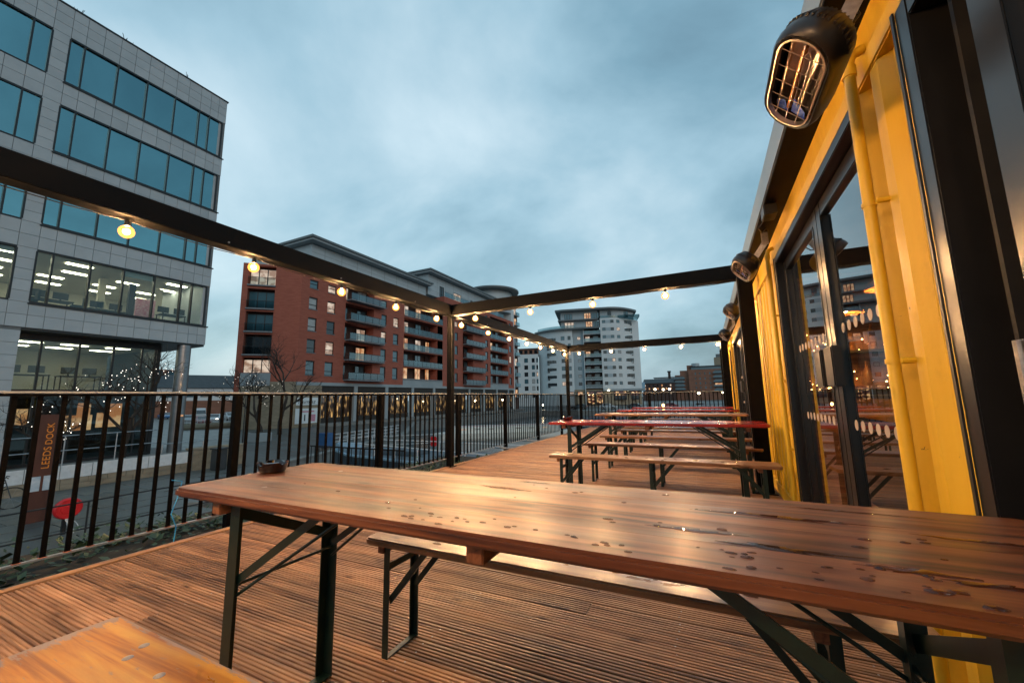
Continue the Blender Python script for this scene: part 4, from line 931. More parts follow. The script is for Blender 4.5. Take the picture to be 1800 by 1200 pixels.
for k, (y, z, w_) in enumerate(((6.2, 0.55, .5), (7.0, .5, .35), (8.6, .1, 1.1), (9.9, .2, 1.0), (9.1, .75, .5), (10.3, .7, .6))):
    ub('wall_lamp', 'wlit', ob, LX-2.2, LX-2.1, y, y+w_, z-.35, z+.45)
MB().lathe([(0.33, 0), (0.33, 4.435-G)], (OX-0.35, 12.23, G), 28).build('column', 'steelcol', ob, smooth=True)
ub('lamp', 'wlit', ob, OX-.02, OX+.06, 12.13, 12.33, .35, .45)
# little aerials and weeds on the parapet
random.seed(4)
for y, hh in ((5.95, .35), (6.3, .5), (8.1, .6), (8.35, .35), (11.0, .75), (11.4, .3)):
    mb = MB()
    for k in range(4): mb.tube([(OX-.4, y, 20.78), (OX-.4+random.uniform(-.1, .1), y+random.uniform(-.2, .2), 20.78+hh*random.uniform(.5, 1))], .012, 4)
    mb.build('aerial', 'winframe', ob)

# terrace wall in front of it, with panels, stone base and two-bar rail
tw_ = thing('terrace_wall', (-23, 8, G), 'low terrace wall of white panels on a stone base in front of the office block', 'wall')
MB().box(-23.6, -23.03, 2.0, 11.05, G, -1.27).build('core', 'conc', tw_)
y = 2.0
while y < 11.0:
    ub('panel', 'whitep', tw_, -23.028, -22.99, y+.012, min(y+.92, 11.05)-.012, -1.775, -1.262); y += .92
for j in range(2):
    y = 2.0+.2*j
    while y < 11.0:
        l = random.uniform(.35, .6); ub('stone', 'beige', tw_, -23.028, -23.0+random.uniform(0, .02), y+.006, min(y+l, 11.05)-.006, G+.21*j+.005, G+.21*j+.204); y += l
t = thing('stone_wall', (-22.9, 12, G), 'tan rough stone wall at the right end of the terrace', 'wall')
MB().box(-23.6, -22.96, 11.07, 13.5, G, -1.22).build('core', 'conc', t)
for j in range(8):
    y = 11.07
    while y < 13.45:
        l = random.uniform(.2, .5); ub('stone', 'beige', t, -22.958, -22.93+random.uniform(0, .025), y+.006, min(y+l, 13.5)-.006, G+.118*j+.004, G+.118*(j+1)-.004); y += l
MB().box(-23.65, -22.9, 11.06, 13.55, -1.218, -1.14).build('coping', 'beige', t)
poly_sheet('terrace', [[(-60, -20), (-23.3, -20), (-23.3, 13.4), (-60, 13.4)]], -1.7, 'conc')
def handrail(name, pts, z0, z1, label, mat='galv', mids=1, r=.022, group='handrails round the quays', step=1.5):
    t = thing(name, (pts[0][0], pts[0][1], z0), label, 'railing', group)
    for i in range(mids+1):
        z = z1-(z1-z0)*i/(mids+1); MB().tube([(p[0], p[1], z) for p in pts], r, 6).build('rail', mat, t)
    for a, b in zip(pts[:-1], pts[1:]):
        a = Vector(a+(0,)); b = Vector(b+(0,)); n = max(1, int((b-a).length/step))
        for k in range(n+1):
            c = a.lerp(b, k/n); MB().tube([(c.x, c.y, z0), (c.x, c.y, z1)], r, 6).build('post', mat, t)
    return t
handrail('handrail', [(-23.2, 2.0), (-23.2, 9.8)], -1.27, -.12, 'two bar steel handrail on the terrace wall before the office block')
handrail('handrail', [(-23.2, 9.9), (-23.2, 13.3)], -1.2, -.80, 'low steel handrail on the tan stone wall', mids=0)

# ================================================================== RED BRICK APARTMENT BUILDING
RX = -47.0
rb = thing('apartment_building', (RX, 60, G), 'long red brick apartment building with balconies and a grey top storey', 'building')
levels = [(4.55, 6.45), (7.5, 9.32), (10.42, 12.22), (13.4, 15.05), (16.3, 17.45)]
slabs = [4.02, 6.92, 9.85, 12.80, 15.85]
wcols = [(34.6, 35.9), (37.5, 38.85), (47.85, 49.05), (50.65, 51.9), (69.0, 70.2), (82.0, 83.25), (94.9, 96.25)]
log_a = (40.6, 46.2); log_b = (53.3, 64.7); log_c = (72.1, 76.4); log_d = (84.4, 94.0)
ops = []
for a, b in wcols:
    for z0, z1 in levels: ops.append((a, b, z0, z1, .25))
for s in slabs:
    ops.append((log_a[0], log_a[1], s+.12, s+2.65, 1.6)); ops.append((log_b[0], log_b[1], max(s, 4.7)+.12 if s > 4.1 else 4.75, s+2.72, 1.8))
    ops.append((log_c[0], log_c[1], s+.12, s+2.65, 1.6)); ops.append((log_d[0], log_d[1], max(s, 4.7)+.12 if s > 4.1 else 4.75, s+2.72, 1.8))
ops += [(69.0, 70.2, 19.6, 21.2, .25), (82, 83.25, 19.6, 21.2, .25), (94.9, 96.25, 19.6, 21.2, .25), (84.4, 94.0, 18.85, 21.3, 1.8)]
fR = lambda u, z, d: (RX-d, u, z)
facade(MB(), 33.4, 63.0, 3.62, 18.75, [o for o in ops if o[1] < 66], .25, fR).build('wall', 'brick', rb)
facade(MB(), 65.2, 97.6, 3.62, 22.0, [o for o in ops if o[0] > 66], .25, fR).build('wall', 'brick', rb)
facade(MB(), 63.0, 65.2, 3.62, 18.75, [(63.0, 64.7, s+.12 if s > 4.1 else 4.75, s+2.72, 1.8) for s in slabs], .25, fR).build('wall', 'brick', rb)
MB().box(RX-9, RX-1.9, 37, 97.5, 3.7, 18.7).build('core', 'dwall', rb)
MB().box(RX-16, RX-.02, 65.22, 97.58, 21.9, 21.99).build('terrace_roof', 'slab', rb); MB().box(RX-9, RX-.02, 33.4, 65.2, 18.66, 18.74).build('terrace_roof', 'slab', rb)
MB().box(RX-14, RX-.03, 65.2, 65.5, 18.7, 22.0).build('return_wall', 'brick', rb)
# chamfered left end with its own balcony stack
cx, cy = RX, 33.4; s2 = .70711
fD = lambda u, z, d: (cx-u*s2-d*s2, cy-u*s2+d*s2, z)
dops = [(3.05, 6.1, s+.12 if s > 4.1 else 4.75, s+2.65, 1.5) for s in slabs]
facade(MB(), 0, 6.75, 3.62, 18.75, dops, .3, fD).build('wall', 'brick', rb)
facade(MB(), 6.2, 6.75, G, 3.62, [], .3, fD).build('wall', 'brick', rb)
facade(MB(), 0, 6.2, G, 3.62, [], .3, fD).build('base_wall', 'beige', rb)
mb = MB(); mb.quad(fD(0, 3.05, -.03), fD(6.2, 3.05, -.03), fD(6.2, 4.6, -.03), fD(0, 3.62, -.03)); 
mb = MB(); mb.quad(fD(2.9, 3.1, -.04), fD(6.2, 3.1, -.04), fD(6.2, 4.7, -.04), fD(2.9, 4.7, -.04)); mb.build('band_panel', 'bluegrey', rb)
def litpick(i): return ['wdark', 'wteal', 'wlit', 'wteal', 'wblind', 'wdark', 'wlit2', 'wteal', 'wdark'][i % 9]
for i, s in enumerate(slabs):
    zb = s+.12 if s > 4.1 else 4.75
    gm = ['wlit2', 'wdark', 'wteal', 'wteal', 'wlit2'][i]
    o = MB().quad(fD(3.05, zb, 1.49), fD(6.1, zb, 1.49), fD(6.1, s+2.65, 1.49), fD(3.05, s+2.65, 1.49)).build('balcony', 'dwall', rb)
    for k in range(3):
        a = 3.2+k*.98; MB().quad(fD(a, zb+.05, .7), fD(a+.86, zb+.05, .7), fD(a+.86, s+2.35, .7), fD(a, s+2.35, .7)).build('glazed_door', gm, o)
        MB().quad(fD(a-.06, zb+.02, .71), fD(a+.92, zb+.02, .71), fD(a+.92, s+2.45, .71), fD(a-.06, s+2.45, .71)).build('door_frame', 'winframe', o)
    if i:
        mb = MB(); P = [fD(3.0, z, d) for z in (s, s+.14) for d in (-.25,)]; mb.bar(fD(3.0, s+.03, .1), fD(6.15, s+.03, .1), .7, .17); mb.build('slab', 'slab', o)
        for k in range(3): a = 3.05+k*1.03; MB().quad(fD(a, s+.14, -.2), fD(a+.98, s+.14, -.2), fD(a+.98, s+1.05, -.2), fD(a, s+1.05, -.2)).build('glass_panel', 'bglass', o)
        MB().bar(fD(3.0, s+1.08, -.2), fD(6.15, s+1.08, -.2), .05, .05).build('rail', 'winframe', o)
# windows
wi = 0
for ci, (a, b) in enumerate(wcols):
    for li, (z0, z1) in enumerate(levels+([(19.6, 21.2)] if a > 66 else [])):
        o = MB().box(RX-.22, RX-.12, a, a+.09, z0, z1).box(RX-.22, RX-.12, b-.09, b, z0, z1).box(RX-.22, RX-.12, a+.09, b-.09, z1-.16, z1).box(RX-.22, RX-.12, a+.09, b-.09, z0, z0+.09).box(RX-.22, RX-.12, a+.09, b-.09, z0+.58, z0+.66).build('window', 'winframe', rb)
        pat = [['wteal', 'wdark', 'wblind', 'wblind', 'wteal'], ['wteal', 'wlit2', 'wdark', 'wlit2', 'wlit2'], ['wteal', 'wteal', 'wlit2', 'wteal', 'wlit2'], ['wteal', 'wteal', 'wteal', 'wlit2', 'wteal'], ['wdark', 'wteal', 'wteal', 'wteal', 'wlit2', 'wteal'], ['wdark', 'wdark', 'wteal', 'wteal', 'wteal', 'wteal'], ['wdark', 'wdark', 'wlit2', 'wteal', 'wteal', 'wteal']][ci][li]
        ub('pane', pat, o, RX-.19, RX-.17, a+.091, b-.091, z0+.661, z1-.161); ub('pane', pat, o, RX-.19, RX-.17, a+.091, b-.091, z0+.091, z0+.579)
        ub('sill', 'slab', o, RX-.1, RX+.05, a-.05, b+.05, z0-.08, z0-.002); wi += 1
# balconies: projecting stacks a and c, loggias b and d
def balcony(a, b, s, proj, doors, glass_n, low=False):
    o = MB().box(RX-1.58, RX+proj, a, b, s-.06, s+.11).build('balcony', 'slab', rb)
    if not low:
        w_ = (b-a)/glass_n
        for k in range(glass_n): ub('glass_panel', 'bglass', o, RX+proj-.06, RX+proj-.045, a+k*w_+.03, a+(k+1)*w_-.03, s+.16, s+1.06)
        for k in range(glass_n+1): ub('baluster', 'winframe', o, RX+proj-.07, RX+proj-.03, a+k*w_-.025 if k else a, a+k*w_+.025 if k < glass_n else b, s+.112, s+1.06)
        ub('rail', 'winframe', o, RX+proj-.08, RX+proj-.02, a, b, s+1.061, s+1.12)
        if proj > .3:
            ub('glass_panel', 'bglass', o, RX+.05, RX+proj-.09, a+.01, a+.025, s+.16, s+1.06); ub('glass_panel', 'bglass', o, RX+.05, RX+proj-.09, b-.025, b-.01, s+.16, s+1.06)
    for (p, q, m) in doors:
        ub('door_frame', 'winframe', o, RX-1.56, RX-1.52, p-.08, q+.08, s+.115, s+2.35); ub('glazed_door', m, o, RX-1.515, RX-1.50, p, q, s+.16, s+2.27)
        ub('door_bar', 'winframe', o, RX-1.499, RX-1.48, (p+q)/2-.04, (p+q)/2+.04, s+.16, s+2.27)
for i, s in enumerate(slabs):
    c = [('wdark', 'wteal'), ('wdark', 'wlit'), ('wteal', 'wlit2'), ('wteal', 'wteal'), ('wlit2', 'wblind')][i]
    balcony(40.7, 47.7, s, 1.1, [(40.9, 42.2, c[0]), (44.2, 45.8, c[1])], 5)
    c = [('wlit', 'wlit', 'wlit'), ('wteal', 'wteal', 'wdark'), ('wlit', 'wlit2', 'wlit'), ('wlit2', 'wteal', 'wdark'), ('wlit2', 'wlit', 'wdark')][i]
    balcony(53.35, 64.65, s if i else 4.6, .12, [(54.3, 56.0, c[0]), (58.2, 59.6, c[1]), (61.2, 62.2, c[2])], 9, low=(i == 0))
    c = ['wlit', 'wdark', 'wteal', 'wteal', 'wlit2'][i]
    balcony(72.15, 80.4, s, 1.0, [(72.4, 73.8, c), (75.0, 76.2, 'wteal')], 6)
    balcony(84.45, 93.95, s if i else 4.6, .12, [(86, 88, ['wdark', 'wteal', 'wteal', 'wlit', 'wdark'][i]), (90, 92, 'wdark')], 8, low=(i == 0))
for a, b in ((72.1, 76.4),):
    pass
for i, s in enumerate(slabs):
    for (a, b) in ((46.6, 47.6), (78.9, 80.1)): pass
balcony(84.45, 93.95, 18.75, .12, [(86, 88, 'wdark'), (90, 92, 'wteal')], 8)
# top storeys under oversailing roofs
AX = RX-1.7
def attic(y0, y1, z0, z1, zr, wins, name='top_storey'):
    facade(MB(), y0, y1, z0, z1, [(a, b, c, d, .2) for a, b, c, d in wins], .2, lambda u, z, d: (AX-d, u, z)).build(name, 'attic', rb)
    MB().quad((AX, y0, z0), (AX-13, y0, z0), (AX-13, y0, z1), (AX, y0, z1)).build(name, 'attic', rb)
    o = MB().box(AX-14, AX+1.5, y0-1.1, y1+.6, zr-.32, zr).build('roof', 'roofdark', rb); MB().box(AX-13.8, AX+1.3, y0-.9, y1+.4, zr-.62, zr-.33).build('fascia', 'bluegrey', o)
    for y in range(int(y0)+3, int(y1), 3): ub('panel_joint', 'joint', rb, AX-.02, AX+.012, y-.02, y+.02, z0, z1)
    for k in range(1, 4): ub('panel_joint', 'joint', rb, AX-.02, AX+.010, y0, y1, z0+k*(z1-z0)/4-.015, z0+k*(z1-z0)/4+.015)
    for (a, b, c, d) in wins:
        w_ = MB().box(AX-.19, AX-.05, a, b, c, c+.08).box(AX-.19, AX-.05, a, b, d-.1, d).box(AX-.19, AX-.05, a, a+.09, c+.08, d-.1).box(AX-.19, AX-.05, b-.09, b, c+.08, d-.1).box(AX-.19, AX-.05, (a+b)/2-.05, (a+b)/2+.05, c+.08, d-.1).build('window', 'winframe', rb)
        ub('pane', litpick(int(a*3)), w_, AX-.14, AX-.12, a+.09, b-.09, c+.08, d-.1)
attic(35.8, 61.3, 18.76, 23.2, 24.0, [(36.0, 37.4, 19.6, 21.0), (39.4, 41.2, 19.6, 21.0), (44.0, 45.6, 19.6, 21.0), (50.2, 51.6, 19.6, 21.0), (54.2, 55.4, 19.6, 21.0), (57.2, 58.6, 19.6, 21.0), (60, 61, 19.6, 21.0)])
attic(62.0, 92.0, 22.0, 26.1, 26.9, [(65.8, 67.4, 22.3, 24.6), (71.0, 74.0, 22.3, 24.4), (78.0, 79.0, 22.3, 24.2), (82, 83.4, 22.3, 24.0), (86, 87.2, 22.3, 24.0)])
mb = MB(); mb.tube([(RX-.12, 65.5, 23.05), (RX-.12, 92, 23.05)], .03, 5); rail = mb.build('terrace_rail', 'winframe', rb)
for k in range(14): ub('glass_panel', 'bglass', rail, RX-.13, RX-.115, 65.55+k*1.9, 65.55+(k+1)*1.9-.08, 22.1, 23.0)
# stair drum at the far end
dr = MB(); dr.lathe([(5.6, 0), (5.6, 6.5)], (RX-6.2, 97, 24.5), 40); dr.build('drum', 'attic', rb, smooth=True)
MB().lathe([(7.2, 0), (7.6, .35), (7.6, .75), (.1, 1.0)], (RX-6.2, 97, 30.4), 48).build('drum_roof', 'roofdark', rb, smooth=True)
MB().box(RX-12, RX-.6, 97.62, 99.4, G, 25.5).build('end_pier', 'white_r', rb); MB().box(RX-12, RX-1.0, 99.42, 102.4, G, 25.5).build('stair_tower', 'dwall', rb)
for k in range(9):
    z = 1.2+k*2.9; o = ub('balcony', 'slab', rb, RX-1.0, RX-.2, 99.45, 102.4, z-.1, z+.06); ub('glass_panel', 'bglass', o, RX-.25, RX-.23, 99.5, 102.4, z+.1, z+1.0); ub('window', ['wlit', 'wdark', 'wdark', 'wlit2', 'wdark', 'wdark', 'wdark', 'wlit', 'wlit2'][k], rb, RX-.99, RX-.97, 99.9, 101.6, z+.1, z+2.1)
# ground storey: band, piers, awnings, shop windows
MB().box(RX-1.2, RX+.06, 33.4, 97.6, 3.18, 3.618).build('band', 'bluegrey', rb)
MB().box(RX-.3, RX+.03, 53.25, 64.75, 3.62, 4.74).build('band_panel', 'bluegrey', rb); MB().box(RX-.3, RX+.03, 84.35, 94.05, 3.62, 4.74).build('band_panel', 'bluegrey', rb)
MB().box(RX-1.2, RX+.02, 33.42, 37.25, G, 3.17).build('stone_wall', 'beige', rb)
py = [43.1, 49.5, 55.9, 62.1, 68.4, 74.8, 81.2, 87.6, 94.0]
for y in py: MB().box(RX-.6, RX+.04, y-.32, y+.32, G, 3.17).build('pier', 'bluegrey', rb)
for a, b in zip([37.27]+[y+.33 for y in py], [y-.33 for y in py]+[97.5]):
    o = MB().box(RX-1.0, RX-.92, a, b, -1.9, 1.75).build('shop_front', 'shop', rb)
    MB().box(RX-1.0, RX-.1, a, b, 1.76, 3.16).build('fascia', 'dark', o); n = max(1, int((b-a)/1.3))
    for k in range(n+1): ub('mullion', 'winframe', o, RX-.9, RX-.82, a+(b-a)*k/n-.05, a+(b-a)*k/n+.05, -1.9, 1.75)
    ub('stall_riser', 'dark', o, RX-.9, RX-.7, a, b, -1.9, -1.2)
MB().box(RX-1.5, RX+3.0, 36.0, 97.5, G, -1.9).build('shop_terrace', 'conc', rb)
# poster boards on the stone wall
pb = thing('poster_board', (RX+.05, 35.2, .6), 'white restaurant sign board on the beige wall of the brick building', 'sign')
MB().box(RX+.03, RX+.08, 33.55, 36.95, .62, 1.58).build('board', 'poster', pb)
mtx = Matrix.Translation((RX+.085, 33.75, .80)) @ Matrix(((0, 0, 1, 0), (1, 0, 0, 0), (0, 1, 0, 0), (0, 0, 0, 1)))
text('lettering', 'Mumtaz', .78, 'ink', pb, mtx, shear=.25)
pb = thing('poster_board', (RX+.05, 35.2, -.7), 'larger white poster board with small pictures below the restaurant sign', 'sign')
MB().box(RX+.03, RX+.08, 33.5, 36.85, -1.72, .20).build('board', 'poster', pb)
ub('picture', 'pink', pb, RX+.081, RX+.09, 35.6, 36.4, -1.5, -.6); ub('picture', 'ink', pb, RX+.081, RX+.09, 34.75, 34.92, -1.4, -.6); ub('picture', 'ink', pb, RX+.081, RX+.09, 34.1, 34.4, -1.2, -.8)
ub('heading', 'pink', pb, RX+.081, RX+.088, 34.2, 36.2, -.3, -.12)

# ================================================================== WHITE TOWER BLOCK (across the dock)
TW = thing('tower_block', (-38.25, 145.04, 0), 'white rendered tower block with curved ends and a flat oversailing roof', 'building', rz=R(14.77), local=True)
def yc(u):
    if u > 7: return ((u-7)/11)**2*8
    if u < -8: return ((-8-u)/12)**2*6
    return 0.0
fT = lambda u, z, d: (u, yc(u)+d, z)
ex = [-20+.8*k for k in range(50)]
pz = [5.2+2.88*k for k in range(9)]
opsR = []
for z in pz: opsR += [(5.0, 6.2, z, z+1.2, .3), (8.1, 9.3, z, z+1.2, .3), (10.3, 11.5, z, z+1.2, .3), (13.3, 16.2, z, z+1.2, .3)]
facade(MB(), 4.3, 19.2, 3.7, 30.2, opsR, .3, fT, ex).build('wall', 'white_r', TW)
wpz = pz[:7]
opsB = [(-4.5, -3.2, z, z+1.2, .3) for z in wpz]
facade(MB(), -6.2, -2.0, -2.2, 26.3, opsB, .3, lambda u, z, d: (u, 1.0+d, z)).build('wall', 'blue_r', TW)
opsA = []
for z in wpz: opsA += [(-16.2, -12.6, z, z+1.15, .3), (-10.6, -9.2, z, z+1.5, .3), (-8.0, -6.9, z, z+1.5, .3)]
facade(MB(), -20, -6.2, -2.2, 26.3, opsA, .3, fT, ex).build('wall', 'white_r', TW)
MB().quad((4.3, 0, -2.2), (4.3, 3, -2.2), (4.3, 3, 30.2), (4.3, 0, 30.2)).build('wall', 'white_r', TW)
def twin(a, b, z0, z1, m, yo=None, bar=True):
    y = (yc((a+b)/2) if yo is None else yo)+.22
    o = ub('window', 'winframe', TW, a, b, y, y+.1, z0, z1)
    if b-a < 2: ub('pane', m, o, a+.1, b-.1, y-.03, y-.005, z0+.1, z1-.1)
    else:
        n = 3
        for k in range(n): ub('pane', m if k != 1 else 'wdark', o, a+(b-a)*k/n+.07, a+(b-a)*(k+1)/n-.07, y-.03, y-.005, z0+.1, z1-.1)
random.seed(8)
pick = lambda: random.choice(['wdark', 'wdark', 'wdark', 'wteal', 'wteal', 'wblind', 'wlit2'])
for z in pz:
    twin(5.0, 6.2, z, z+1.2, pick()); twin(8.1, 9.3, z, z+1.2, pick()); twin(10.3, 11.5, z, z+1.2, pick()); twin(13.3, 16.2, z, z+1.2, 'wdark')
    ub('spandrel_panel', 'blue_r', TW, 6.2, 8.1, -.03, .02, z, z+1.2); ub('notch', 'wdark', TW, 15.3, 16.2, yc(15.8)-.05, yc(15.8)+.1, z-.55, z-.02)
for z in wpz:
    twin(-4.5, -3.2, z, z+1.2, pick(), 1.0); twin(-16.2, -12.6, z, z+1.15, 'wdark'); ub('notch', 'wdark', TW, -16.2, -14.8, yc(-15.5)-.1, yc(-15.5)+.1, z-.5, z-.02)
    twin(-10.6, -9.2, z, z+1.5, pick()); twin(-8.0, -6.9, z, z+1.5, pick())
# loggia stack
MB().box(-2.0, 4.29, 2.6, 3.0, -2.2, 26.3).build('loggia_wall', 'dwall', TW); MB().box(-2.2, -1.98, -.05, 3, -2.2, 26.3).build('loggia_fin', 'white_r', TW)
for k, z in enumerate(pz[:8]):
    o = ub('balcony', 'blue_r', TW, -1.97, 4.28, 0, 2.6, z-1.05, z-.75)
    ub('glass_panel', 'bglass', o, -1.95, 4.25, .02, .06, z-.72, z+.25)
    for (a, b) in ((-1.4, .2), (1.6, 3.4)): ub('glazed_door', ['wdark', 'wdark', 'wdark', 'wteal', 'wlit', 'wteal', 'wlit2', 'wteal'][k] if a < 0 else 'wteal', o, a, b, 2.5, 2.59, z-.7, z+1.3)
# roofs and penthouses
def slab_curve(name, us, z0, z1, over, back, mat):
    mb = MB(); P = [(u, (yc(u) if -19 < u else yc(u))-over) for u in us]+[(us[-1], back), (us[0], back)]; mb.prism(P, z0, z1); return mb.build(name, mat, TW)
slab_curve('wing_roof', [-21.5]+[-20+1.0*k for k in range(25)], 26.35, 26.95, 1.3, 20, 'roofdark')
slab_curve('wing_rail', [-20+1.0*k for k in range(16)], 26.96, 27.9, .9, 19, 'bglass')
slab_curve('tower_roof', [-12.5+1.0*k for k in range(32)], 33.5, 34.2, 1.0, 22, 'roofdark')
slab_curve('penthouse_wall', [-10.5+1.0*k for k in range(15)], 26.96, 33.49, -1.2, 20, 'blue_r'); slab_curve('penthouse_wall', [4.4+1.0*k for k in range(14)], 30.3, 33.48, -1.0, 21, 'blue_r')
slab_curve('penthouse_floor', [-11.5+1.0*k for k in range(16)], 29.9, 30.25, .4, 19, 'slab'); slab_curve('terrace_glass', [4.4+.8*k for k in range(19)], 30.25, 31.2, .02, 1, 'bglass')
for (a, b, z, m) in ((-9, -5.5, 27.2, 'wlit2'), (-1, 1.5, 27.2, 'wlit'), (2.0, 4, 27.2, 'wteal'), (-9, -6, 30.5, 'wteal'), (-1.5, 1, 30.5, 'wlit'), (1.4, 4, 30.5, 'wteal'), (7.2, 8.6, 30.8, 'wdark'), (12, 15, 30.8, 'wteal')):
    y = yc((a+b)/2)+1.1; o = ub('window', 'winframe', TW, a, b, y-.05+(-.15 if a > 4.4 else 0), y+.1, z, z+2.2); n = 3
    for k in range(n): ub('pane', m, o, a+(b-a)*k/n+.1, a+(b-a)*(k+1)/n-.1, y-.24 if a > 4.4 else y-.09, y-.06 if a < 4.4 else y-.21, z+.1, z+2.1)
# ground storey
slab_curve('base', [-20+1.0*k for k in range(40)], G, 3.69, -.6, 20, 'beige'); slab_curve('base_fascia', [4.3+1.0*k for k in range(16)], 3.0, 3.75, .25, 1, 'bluegrey')
for (a, b, m, z0, z1) in ((-1.6, 1.0, 'shop2', -1.6, 2.9), (1.8, 4.0, 'shop2', -1.6, 2.9), (8.2, 12.4, 'shop2', -.2, 2.8), (13.2, 17.2, 'shop2', -.2, 2.8), (-5.0, -3.2, 'wlit', 1.6, 2.8), (-8.0, -6.4, 'wlit2', 1.6, 2.8)):
    y = yc((a+b)/2); o = ub('shop_front', 'winframe', TW, a-.15, b+.15, y-.2, y+.55, z0-.15, z1+.15); n = max(1, int((b-a)/1.0))
    for k in range(n):
        for q in range(2): ub('pane', m if q else ('wdark' if b > 5 else m), o, a+(b-a)*k/n+.07, a+(b-a)*(k+1)/n-.07, y-.24, y-.205, z0+(z1-z0)*q/2+.05, z0+(z1-z0)*(q+1)/2-.05)
for u in (6.0, 12.9): ub('lamp', 'lampw', TW, u, u+.3, yc(u)-.6, yc(u)-.3, 3.0, 3.3)
# lower white neighbour
LB = thing('apartment_building', (-38.25, 145.04, 0), 'lower white apartment block left of the tower, with columns of dark windows', 'building', rz=R(14.77), local=True)
ops = []
cols = [(-25.6, -24.1), (-22.6, -21.4), (-20.8, -20.1)]
for z in [1.0+2.75*k for k in range(6)]:
    for a, b in cols: ops.append((a, b, z, z+1.7, .3))
facade(MB(), -28.5, -19.9, G, 18.0, ops, .3, lambda u, z, d: (u, 4+d, z)).build('wall', 'white_r', LB)
for a, b, c, d, _ in ops: o = ub('window', 'winframe', LB, a, b, 4.2, 4.3, c, d); ub('pane', pick(), o, a+.1, b-.1, 4.16, 4.195, c+.1, d-.1)
MB().box(-28.5, -19.9, 4.5, 14, 17.9, 18.1).build('roof', 'slab', LB); MB().box(-28.3, -20.2, 6.5, 13, 18.1, 20.4).build('top_storey', 'brownb', LB); MB().box(-28.6, -20, 6, 13.4, 20.41, 20.7).build('roof', 'roofdark', LB)
for k in range(4): ub('window', 'wdark', LB, -27.8+k*2, -26.6+k*2, 6.4, 6.49, 18.5, 20.0)
MB().box(-28.4, -28.35, 4.3, 14, G, 18).build('wall', 'white_r', LB)

# ================================================================== BROWN BRICK WAREHOUSE CONVERSION AND NEIGHBOURS (far end)
K = 1.56
Sz = lambda z: 1.06+(z-1.06)*K
BB = thing('brick_building', (-7.05, 264.9, 0), 'brown brick converted warehouse far beyond the end railing', 'building', rz=R(1.52), local=True)
ops = []
for z in (13.0, 10.0, 7.2, 4.6):
    for u in (1.3, 3.7, 6.5, 9.2): ops.append((u, u+.75, z, z+1.4, .4))
facade(MB(), -2.2, 17.5, G, 16.2, ops, .4, lambda u, z, d: (u, d, z)).build('wall', 'brownb', BB)
for a, b, c, d, _ in ops: ub('window', random.choice(['wdark', 'wdark', 'wteal']), BB, a, b, .3, .4, c, d)
MB().box(-10, -2.2, 1.5, 14, G, 13.2).box(-7, -2.2, 1.6, 14, 13.2, 15.9).box(-2.9, .2, 1.7, 14, 15.9, 19).build('stepped_wing', 'brownb', BB)
MB().box(-.5, 17.3, 1.0, 14, 16.21, 17.6).build('glazed_storey', 'wteal', BB); MB().box(-1, 17.6, .3, 14, 17.61, 18.3).build('roof', 'slate', BB)
MB().lathe([(2.3, 0), (2.3, 2.0)], (2.1, 6, 18.3), 24).build('roof_drum', 'attic', BB, smooth=True)
for k in range(5):
    z = 13.6-k*2.6; o = ub('balcony', 'slate', BB, 11.2, 17.4, -1.6, -.02, z-.2, z); ub('balustrade', 'wteal', o, 11.2, 17.4, -1.62, -1.56, z, z+.9); ub('window', 'wlit' if k == 3 else 'wdark', BB, 12, 16.5, -.03, -.005, z+.1, z+1.9)
for k in range(4):
    z = 10.8-k*2.2; o = ub('balcony', 'slate', BB, -11, -4.4, -.4, 1.45, z-.2, z); ub('balustrade', 'wteal', o, -11, -4.4, -.42, -.36, z, z+.8); ub('window', 'wdark', BB, -10, -5, 1.42, 1.47, z+.1, z+1.7)
TB = thing('tower_block', (4, 300, 0), 'pale concrete tower top rising behind the brown brick warehouse', 'building')
MB().box(6.2, 13, 302, 312, G, 26).build('wall', 'beige', TB); MB().box(7.5, 13, 303, 311, 26.01, 28.3).build('plant_room', 'roofdark', TB)
DBd = thing('brick_building', (-26, 268, 0), 'dark low mill buildings with a slate roof left of the brown warehouse', 'building')
MB().box(-36, -17.2, 262, 276, G, 8.6).build('wall', 'dwall', DBd)
MB().prism([(262-.4, 8.61), (276.4, 8.61), (269, 11.4)], -36, -17.2, lambda a, b, c: (c, a, b)).build('roof', 'slate', DBd)
for k in range(7):
    for z in (2.0, 4.6, 6.6): ub('window', random.choice(['wdark', 'wdark', 'wlit', 'wlit2']), DBd, -35+k*2.5, -34.2+k*2.5, 261.93, 261.98, z, z+1.1)
t = thing('chimney', (-21.3, 268, 0), 'dark square brick chimney above the mill roofs', 'chimney'); MB().box(-22.1, -20.6, 280, 281.6, 0, 16.0).build('shaft', 'dwall', t); MB().box(-22.4, -20.3, 279.8, 281.8, 16.01, 16.9).build('cap', 'slate', t)
t = thing('hall', (-24, 300, 0), 'bright white flat roofed hall behind the mill roofs', 'building'); MB().box(-33, -17, 298, 312, G, 13.2).build('wall', 'whitep', t); MB().box(-33.4, -16.6, 297.5, 312, 13.21, 13.7).build('roof', 'slab', t)
for k in range(5): ub('window', 'wlit2', t, -32+k*3, -30+k*3, 297.9, 297.97, 10.8, 12.2)
t = thing('banner', (-35, 260, 3), 'tall blue banner hanging on the mill corner', 'banner'); MB().box(-36.6, -34.6, 261.6, 261.75, 4, 9.4).build('cloth', 'ltblue', t)
